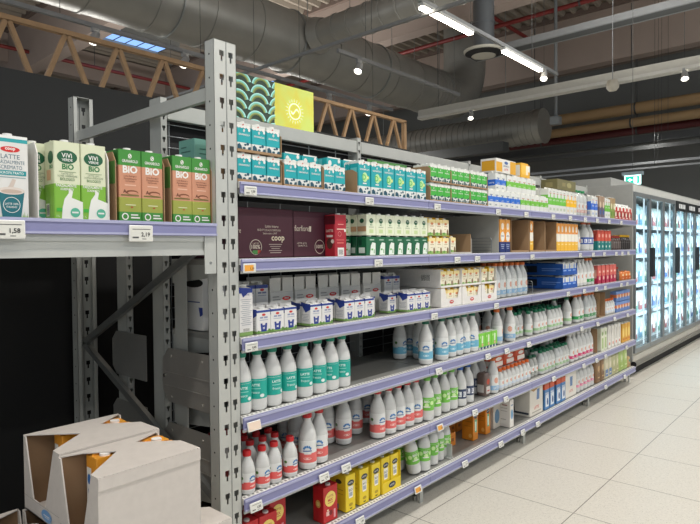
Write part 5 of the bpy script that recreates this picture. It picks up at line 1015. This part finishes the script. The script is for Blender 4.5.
# ================================================================== second lowest shelf
z = SZ[5] + .004
wrap = b_redS
for px, Y, lb in ((247, 1.905, 'small red capped bottle nearest the rack post'), (262, 1.905, 'small red capped bottle second from the rack post'), (274, 1.90, 'small red capped bottle third from the rack post'), (290, 1.905, 'small red capped bottle with large label, fourth from the rack post')): bot_at(b_redS, px, Y, z, lb, 'small red capped bottles', .1)
same(b_redS, [(1.50 + .070 * i + .02 * (j % 2), 1.972 + .068 * j, z) for j in range(4) for i in range(4)], 'small red capped bottle in the shaded block behind the front ones', 'small red capped bottles behind')
o = thing('shrink_film', 'loose clear shrink film hanging at the end of the small red capped bottles', 'film', (1.80, 1.90, z)); f = MB(); f.loft([[(0, 0, .002), (.02, -.015, .002), (.035, .03, .002), (.03, .16, .002), (.0, .17, .002), (-.004, .05, .002)], [(0, 0, .08), (.03, -.012, .07), (.03, .04, .09), (.02, .16, .09), (0, .17, .09), (-.004, .05, .09)], [(-.006, .0, .14), (.008, .0, .14), (.016, .04, .15), (.01, .16, .14), (-.004, .17, .14), (-.01, .05, .15)]], FILM, True, False); f.build('film_sheet', o)
for px, Y, lb in ((307.5, 1.915, 'loose red capped bottle foremost before the shrink film'), (319, 1.93, 'loose red capped bottle right of the foremost one'), (296, 2.02, 'loose red capped bottle behind the shrink film'), (286, 2.10, 'loose red capped bottle deep in the shade at left'), (309, 2.10, 'loose red capped bottle behind the foremost one')): bot_at(b_red, px, Y, z, lb, 'loose red capped bottles', -.8)
for px, Y, lb in ((343.5, 1.985, 'white bottle with coral band at the left of the empty patch'), (355, 2.05, 'white bottle with coral band set back behind the left one'), (327, 2.06, 'white bottle with coral band left of the group in shade'), (366, 2.13, 'white bottle with coral band farthest back'), (377.5, 1.94, 'large white bottle with coral band and red cap foremost of its group'), (388.5, 1.94, 'coral banded bottle right of the foremost one'), (398, 1.935, 'third coral banded bottle in the right group'), (407, 1.93, 'fourth coral banded bottle in the right group'), (415.5, 1.925, 'coral banded bottle touching the lime bottles')): bot_at(b_red, px, Y, z, lb, 'coral banded bottles')
same(b_red, [(2.33 + .09 * i, 2.06, z) for i in range(5)] + [(2.35 + .09 * i, 2.15, z) for i in range(5)], 'coral banded bottle in the rows behind', 'coral banded bottles behind')
for px, Y, lb in ((427, 1.915, 'lime labelled bottle at the left of four'), (434.5, 1.93, 'second lime labelled bottle from left of four'), (443.5, 1.94, 'third lime labelled bottle from left of four'), (451.3, 1.93, 'lime labelled bottle at the right of four')): bot_at(b_green, px, Y, z, lb, 'lime labelled bottles second lowest shelf')
same(b_green, [(2.82 + .09 * i, 2.02, z) for i in range(3)], 'lime labelled bottle in the row behind', 'rear lime labelled bottles')
for px, Y, lb in ((460, 1.93, 'blue capped bottle with dark label, left of four'), (467.5, 1.94, 'blue capped bottle with dark label, second of four'), (474, 1.99, 'blue capped bottle with dark label, third of four'), (481, 2.0, 'blue capped bottle with dark label, right of four')): bot_at(b_black, px, Y, z, lb, 'dark labelled bottles')
same(b_black, [(3.12 + .09 * i, 2.09, z) for i in range(4)], 'dark labelled bottle in the row behind', 'rear dark labelled bottles')
opack = pouchpack('wrapped_pack', .165, .12, .098, 'd9572e', 'efe6dc', 'f4efe8'); darkp = pouchpack('wrapped_pack', .075, .07, .15, '6a5a54', 'c9c4be', 'b8432e')
put(darkp, (3.50, FR_ + .05, z), 0, 'small dark wrapped pack left of the small orange capped bottles')
put(b_orange, (3.60, FR_ + .036, z), -.4, 'larger orange capped bottle left of the small ones, second lowest shelf'); bpy.data.objects[b_orange.name]
run(b_smO, [3.69 + .061 * i for i in range(8)], FR_ + .03, z, 'small orange capped bottle', 'on second lowest shelf', 'small orange capped bottles')
base = pouchpack('wrapped_pack', .165, .12, .132, 'e0ddd8', 'c9c4be', 'd9b0a0')
xo = (3.745, 3.92, 4.095)
run(base, xo, FR_ + .125, z, 'white wrapped pack', 'beneath the orange packs', 'white wrapped packs beneath the orange ones')
run(opack, xo, FR_ + .125, z + .142, 'orange and white wrapped pack', 'above small orange capped bottles', 'orange and white wrapped packs')
dkb = bottle('milk_bottle', .16, .032, '1d5a44', '8a8f88', 'ring', (.14, .5), body='b4b6b2')
run(dkb, [4.215, 4.283], FR_ + .05, z, 'greyish small bottle with dark green cap', 'on second lowest shelf', 'greyish small bottles')
def gpack(x, y, nx, ny, lb): o = shrink_pack(nx, ny, b_smG, .033, .182, 'bottle_pack'); o.location = (x, y, z); o['label'] = lb; o['group'] = 'wrapped small green capped bottle packs'
gpack(4.33, FR_, 4, 2, 'left shrink wrapped pack of small green capped bottles'); gpack(4.63, FR_, 4, 2, 'right shrink wrapped pack of small green capped bottles'); gpack(4.34, FR_ + .16, 4, 2, 'shrink wrapped pack of small green capped bottles at the back')
run(b_plain, [4.80, 4.89], FR_ + .18, z, 'tall white bottle', 'behind the small green capped packs', 'tall white bottles at the back')
run(b_pink, [4.985, 5.075, 5.18, 5.27, 5.36, 5.45], FR_ + .045, z, 'white bottle with magenta band', 'second lowest shelf', 'magenta banded bottles')
t = thing('cardboard_sheet', 'kraft divider panel right of the magenta banded bottles', 'cardboard', (5.545, FR_, z)); MB().box(0, .004, 0, .3, 0, .22, KRAFT).build('panel', t); MB().box(0, .06, .296, .3, 0, .22, KRAFT).build('return_flap', t)
wg = simple('drink_carton', .075, .07, .21, [(1, 'dfe3cc')], [('r', -.02, .02, .02, .12, Q('a9c080')), ('e', 0, .16, .02, .02, Q('8aa860'))]); ww = simple('drink_carton', .075, .07, .21, [(1, 'e6e3dc')], [('e', 0, .04, .015, .015, Q('d87a5a')), ('r', -.006, .07, .006, .18, Q('b9b2a4'))], [('r', -.02, .03, .02, .17, Q('b9a58a'))]); yo = simple('drink_carton', .08, .07, .19, [(1, 'e0a83c')], [('e', 0, .1, .03, .05, Q('f0d070')), ('r', -.03, .02, .03, .04, Q('d07a2a'))])
run(wg, [5.70, 5.785], FR_ + .036, z, 'pale green drink carton', 'second lowest shelf', 'pale green cartons'); run(ww, [5.90, 6.0, 6.1, 6.2], FR_ + .036, z, 'slim white drink carton', 'second lowest shelf', 'slim white cartons'); run(yo, [6.33, 6.42, 6.51], FR_ + .036, z, 'yellow orange drink carton', 'second lowest shelf', 'yellow orange cartons')

# ================================================================== lowest shelf
z = SZ[6] + .004
xr = along(331, FR_, z + .08); put(redb_t, (xr, FR_ + .037, z), 0, 'red carton with yellow circle standing alone on the lowest shelf')
put(redb_t, (along(281, 1.93, z + .1), 1.985, z), 0, 'red carton with yellow circle standing behind the nearest red ones')
run(redb_t, [along(250, FR_, z + .1), along(250, FR_, z + .1) + .10], FR_ + .037, z, 'red carton with yellow circle', 'at rack post, lowest shelf', 'red cartons beside the rack post')
run(redb_t, [1.50, 1.60], FR_ + .112, z, 'rear red carton with yellow circle', 'at rack post', 'red cartons beside the rack post')
run(yelb_t, [2.103, 2.205, 2.298], FR_ + .05, z, 'yellow drink carton with dark oval', 'on lowest shelf', 'yellow cartons on the lowest shelf'); run(yelb_t, [2.103, 2.205, 2.298], FR_ + .150, z, 'second row yellow drink carton', 'on lowest shelf', 'yellow cartons on the lowest shelf')
YK = M('e6c92a', .55); t = thing('display_tray', 'yellow display tray holding yellow cartons on the lowest shelf', 'tray', (2.345, FR_, z)); MB().box(0, .155, 0, .3, 0, .003, YK).build('base', t); 
MB().box(0, .155, -.003, 0, 0, .055, YK).build('front_lip', t); MB().box(-.003, 0, 0, .3, 0, .10, YK).build('side_wall', t); MB().box(.155, .158, 0, .3, 0, .19, YK).build('side_wall', t); d = MB(); d.decal(('e', .08, .03, .03, .016, Q('26303c')), lambda u, v: (u, -.0036, v)); d.decal(('t', 'LATTE', .08, .03, .009, WHT, .02, .04), lambda u, v: (u, -.0042, v)); d.build('oval_print', t)
run(yelb_t, [2.384, 2.462], FR_ + .055, z + .004, 'yellow drink carton', 'inside the yellow display tray', 'yellow cartons in the yellow tray')
bot_at(b_green, 398, 2.02, z, 'lime labelled bottle squeezed beside the yellow tray', 'lime labelled bottles lowest shelf'); 
o = put(b_green, (along(414, 1.915, z) + .0, 1.912, z + .006), -.4, 'lime labelled bottle leaning to the left on the lowest shelf', 'lime labelled bottles lowest shelf', tilt=(0, math.radians(-10)))
DISCS.append((o.location.x - .02, 1.912, z, .058))
for px, Y, lb in ((423.5, 1.92, 'upright lime labelled bottle right of the leaning one'), (431.5, 1.945, 'second upright lime labelled bottle on the lowest shelf'), (437.5, 1.94, 'third upright lime labelled bottle on the lowest shelf'), (444, 1.935, 'lime labelled bottle touching the empty orange area')): bot_at(b_green, px, Y, z, lb, 'lime labelled bottles lowest shelf')
same(b_green, [(2.70 + .09 * i, 2.04, z) for i in range(3)], 'lime labelled bottle in the row behind on the lowest shelf', 'rear lime labelled bottles lowest shelf')
osm = carton('drink_carton', 'carton', .075, .07, .085, [(1, 'cf7a1c')], [('r', -.015, .03, .015, .05, Q('8a4f10')), ('r', -.02, .06, .02, .064, Q('a86414'))], [('r', -.02, .03, .02, .05, Q('a86414'))], None, top='cf7a1c', fin=False)
for lv in range(2): run(osm, [along(448, 2.1, z + .1) + .085 * i for i in range(3)], 2.15, z + .088 * lv, 'small orange box', 'in ' + ('lower', 'upper')[lv] + ' back layer', 'small orange boxes at the back')
put(osm, (along(452, 1.99, z) , 2.02, z), 0, 'small orange box with dark oval before the stacked ones')
run(orab_t, [along(476, 1.93, z + .1), along(487, 1.93, z + .1) + .02], 1.975, z, 'orange drink carton with green panel', 'on lowest shelf', 'orange cartons with green panel')
t = thing('plastic_divider', 'clear plastic divider stub at the front of the lowest shelf', 'divider', (along(452, 1.87, z), 1.87, z)); MB().box(-.002, .002, 0, .05, 0, .085, M('b7b9b6', .3)).build('upright', t); MB().box(-.02, .02, 0, .05, -.001, .003, M('b7b9b6', .3)).build('base', t)
t = carton('cardboard_box', 'box', .10, .22, .19, [(1, 'cbc4b8')], [('e', 0, .08, .035, .05, Q('5c7f9a'))], [('o', -.02, .07, .05, .04, .012, Q('4f6f84')), ('e', -.02, .055, .04, .016, Q('7c98a8'))], None, top='d8d2c8', fin=False); put(t, (along(497, 1.95, z + .1), 2.06, z), 0, 'beige box with blue wave print behind the single white carton')
put(whbl_t, (3.83, FR_ + .05, z), 0, 'slim white carton standing alone on the lowest shelf')
bwb = carton('cardboard_box', 'box', .23, .30, .235, [(1, 'dcd7cc')], [('p', [(.0, .11), (.05, .11), (.055, .19), (.01, .19)], Q('5c7fae')), ('t', 'LATTE', .0, .055, .022, Q('c8443a'), .02, .16), ('p', [(-.10, .233), (.06, .233), (.03, .2), (-.05, .18), (-.1, .2)], Q('b98f5a')), ('r', -.08, .02, .08, .028, Q('a8a296'))], [('t', 'LATTE', .03, .175, .022, Q('c8443a'), .02, .12), ('p', [(-.04, .03), (.03, .03), (.02, .14), (-.02, .14)], Q('2b3444')), ('p', [(-.1, .02), (-.04, .02), (-.05, .07)], Q('3c4a5c')), ('r', -.12, .015, .14, .03, Q('3c4450')), ('r', .08, .2, .1, .212, Q('555555'))], None, top='cbb083', fin=False)
put(bwb, (4.245, FR_ + .16, z), 0, 'big white display box with blue and red print on the lowest shelf')
run(orbl_t, [4.43, 4.53, 4.66, 4.76], FR_ + .045, z, 'blue carton with orange top', 'on lowest shelf', 'blue cartons with orange tops')
bw2 = carton('cardboard_box', 'box', .24, .30, .235, [(1, 'dfdbd1')], [('p', [(-.02, .09), (.03, .09), (.035, .17), (-.025, .17)], Q('5c7fae')), ('t', 'LATTE', .0, .05, .02, Q('c8443a'), .02, .16), ('r', -.08, .2, .08, .206, Q('9a958a'))], [('r', -.1, .05, .1, .1, Q('b8b8b0'))], None, top='dfdbd1', fin=False)
put(bw2, (4.935, FR_ + .16, z), 0, 'white box with blue figure right of the orange topped cartons')
b_wp = bottle('milk_bottle', .236, .041, 'e3e3e0', 'e58aa8', 'ring', (.2, .5))
run(b_wp, [5.115 + .088 * i for i in range(5)], FR_ + .045, z, 'white bottle with pale pink band', 'on lowest shelf', 'pale pink banded bottles'); run(b_wp, [5.115 + .088 * i for i in range(5)], FR_ + .135, z, 'second row pale pink banded bottle', 'lowest shelf', 'pale pink banded bottles')
pa = pouchpack('coffee_pack', .11, .09, .21, '8f6f4c', '7a5a3a', 'c9a87a'); pb = pouchpack('drink_pack', .10, .09, .205, 'd8d2b4', '5f7fae', 'e8e0c4'); pc = pouchpack('drink_pack', .10, .09, .2, 'c9c79c', 'b0ad7c', 'e6e2c0'); pd = pouchpack('drink_pack', .13, .1, .22, 'b9d07f', 'a4c060', 'd8e6b0'); pe = pouchpack('drink_pack', .08, .08, .11, 'cfae7a', 'b98f5a', '3f8f7a')
run(pa, [5.60, 5.715], FR_ + .05, z, 'brown coffee pack', 'on lowest shelf', 'brown packs'); run(pb, [5.83, 5.935], FR_ + .05, z, 'cream and blue drink pack', 'on lowest shelf', 'cream and blue packs'); run(pc, [6.045, 6.15], FR_ + .05, z, 'olive cream drink pack', 'on lowest shelf', 'olive cream packs'); run(pd, [6.28, 6.415], FR_ + .055, z, 'pale green rounded drink pack', 'on lowest shelf', 'pale green packs'); run(pe, [6.535], FR_ + .045, z, 'small tan pack', 'at right end of lowest shelf', 'small tan packs')

# ================================================================== pallet with cut open cases under the rack shelf
WB = M('cac3bc', .75, scale=40, bump=.1); INB = M('80654a', .85)
def yboxes(x, y, z_, w_, dp, h, lb, rz=0, apex=((.43, .66), (.32, .80))):
    """case of cartons with hourglass cut top: w_ along X, dp along Y; open notches in both X ends"""
    t = thing('cut_open_case', lb, 'box', (x, y, z_), rz); e = .004
    for yy_ in (0, dp - e):
        d = MB(); d.box(0, w_, yy_, yy_ + e, 0, h, WB)
        if yy_ == 0: d.box(.0, w_, -.003, 0, h * .86, h, WB)
        d.build('side_panel', t); MB().box(e, w_ - e, yy_ + (e if yy_ == 0 else -.001), yy_ + (e + .001 if yy_ == 0 else 0), 0, h - .003, INB).build('inner_liner', t)
    MB().box(0, w_, e, dp - e, 0, .004, WB).build('base', t)
    # top with two notches
    (n1, v1), (n2, v2) = apex; n1 *= w_; n2 *= w_; a = dp * .16
    P = [(0, 0), (w_, 0), (w_, dp * .42), (w_ - n2, dp * v2), (w_ - .006, dp * .97), (w_, dp), (0, dp), (0, dp * .985), (n1 * .45, dp * (v1 + .25)), (n1, dp * v1), (0, a)]
    d = MB()
    for q in ([P[0], P[1], P[2], P[3], P[9], P[10]], [P[3], P[4], P[5], P[6], P[7], P[8], P[9]]):
        d.loft([[(u, v, h) for u, v in q], [(u, v, h + .003) for u, v in q]], WB)
    # wavy perforated edge towards the aisle
    k = int(w_ / .012)
    for i in range(k): d.tube((i * .012 + .006, .0, h + .0015), (i * .012 + .0125, -.0, h + .0015), .0028, WB, 6)
    d.build('top_panel', t)
    for s_, xx in ((0, 0), (1, w_ - e)):
        hb = h * .20
        d = MB(); d.box(xx, xx + e, e, dp - e, 0, hb, WB)
        for q in ([(e, hb), (dp * .40, hb), (dp * .16, h), (e, h)], [(dp * .74, hb), (dp - e, hb), (dp - e, h), (dp * .94, h)]):
            d.loft([[(xx, u, v) for u, v in q], [(xx + e, u, v) for u, v in q]], WB)
        if s_ == 0: d.box(-.0006, 0, .004, dp - .004, hb - .0006, hb + .0006, M('9a958f', .7))
        d.build('end_panel', t)
        if s_ == 0:
            p = MB(); ml = lambda u, v: (-.0010, u, v); p.decal(('e', dp * .36, hb * .52, dp * .14, hb * .38, Q('6f9fd0')), ml); p.decal(('o', dp * .20, hb * .40, dp * .06, hb * .2, .002, Q('b9bcc4')), ml); p.decal(('r', dp * .28, hb * .5, dp * .44, hb * .56, WHT), lambda u, v: (-.0014, u, v)); p.decal(('r', dp * .28, hb * .4, dp * .4, hb * .44, WHT), lambda u, v: (-.0014, u, v)); p.build('round_logo', t)
    return t
ocart = carton('drink_carton', 'carton', .07, .065, .225, [(.7, 'dcd8d0'), (1, 'e3982c')], [('e', 0, .12, .02, .03, Q('e3982c'))], [('r', -.028, .1, .0, .19, WHT), ('e', -.014, .155, .011, .016, Q('2f6fb4')), ('r', -.022, .11, -.006, .125, Q('9aa4b8')), ('r', -.03, .04, .03, .07, Q('e3982c'))], 'f4f2ee', top='e6a23c', capr=.016)
TZ = .848; CH = .238
A = (.700, 1.515); Bb = (.712, 1.787)
yboxes(A[0], A[1], TZ - CH, .315, .25, CH, 'nearer white case with hourglass cut top showing orange cartons')
yboxes(Bb[0], Bb[1], TZ - CH, .325, .28, CH, 'farther white case with hourglass cut top in the shade of the rack shelf', apex=((.40, .54), (.32, .72)))
for (nm, x_s, yr, yf) in (('nearer', (.812, .895, .982), 1.722, 1.645), ('farther', (.838, .915, .992), 2.020, 1.945)):
    run(ocart, x_s, yr, TZ - CH + .005, 'orange and white carton', 'in rear row of ' + nm + ' case', 'orange cartons in the ' + nm + ' case')
    run(ocart, x_s[1:], yf, TZ - CH + .005, 'front row orange and white carton', 'in ' + nm + ' case', 'orange cartons in the ' + nm + ' case')
Z2 = TZ - CH
k = 0
for lv in (1, 2):
    for (x_, y_, w_, dp_, nm) in ((.30, 1.52, .40, .28, 'left'), (.30, 1.81, .40, .28, 'rear left'), (.705, 1.50, .412, .28, 'right'), (.705, 1.79, .40, .28, 'rear right')):
        yboxes(x_, y_, Z2 - .003 - (CH + .005) * lv, w_, dp_, CH, ('upper', 'lower')[lv - 1] + ' supporting white case, ' + nm + ' on the pallet')
        run(ocart, [x_ + .13 + .1 * q for q in range(3)], y_ + .10, Z2 - .003 - (CH + .005) * lv + .006, 'orange carton', 'in ' + ('upper', 'lower')[lv - 1] + ' ' + nm + ' case', 'orange cartons in the supporting cases')
pz = Z2 - .003 - (CH + .005) * 2
t = thing('wooden_pallet', 'wooden pallet carrying the white cases on the floor', 'pallet', (.25, 1.46, 0)); PW = M('b08f62', .75, scale=8, var=.1)
for i in range(6): MB().box(0, 1.0, .01 + i * .13, .10 + i * .13, pz - .022, pz - .001, PW).build('top_board', t)
for i in range(3):
    for j in range(3): MB().box(.0 + i * .45, .10 + i * .45, .01 + j * .31, .11 + j * .31, .02, pz - .022, PW).build('block', t)
    MB().box(.0, 1.0, .01 + i * .31, .11 + i * .31, 0, .02, PW).build('bottom_board', t)

# drop the unused first copies
for P in [o for o in COL.objects if o.parent is None and o.type == 'EMPTY' and o.children and tuple(o.location) == (0, 0, 0) and o.name not in USED and o.name.split('.')[0] in ('milk_carton', 'drink_carton', 'milk_bottle', 'coffee_bottle', 'bottle_pack', 'wrapped_pack', 'multipack_box', 'cardboard_box', 'drink_pack', 'coffee_pack')]:
    for c in list(P.children_recursive): bpy.data.objects.remove(c)
    bpy.data.objects.remove(P)
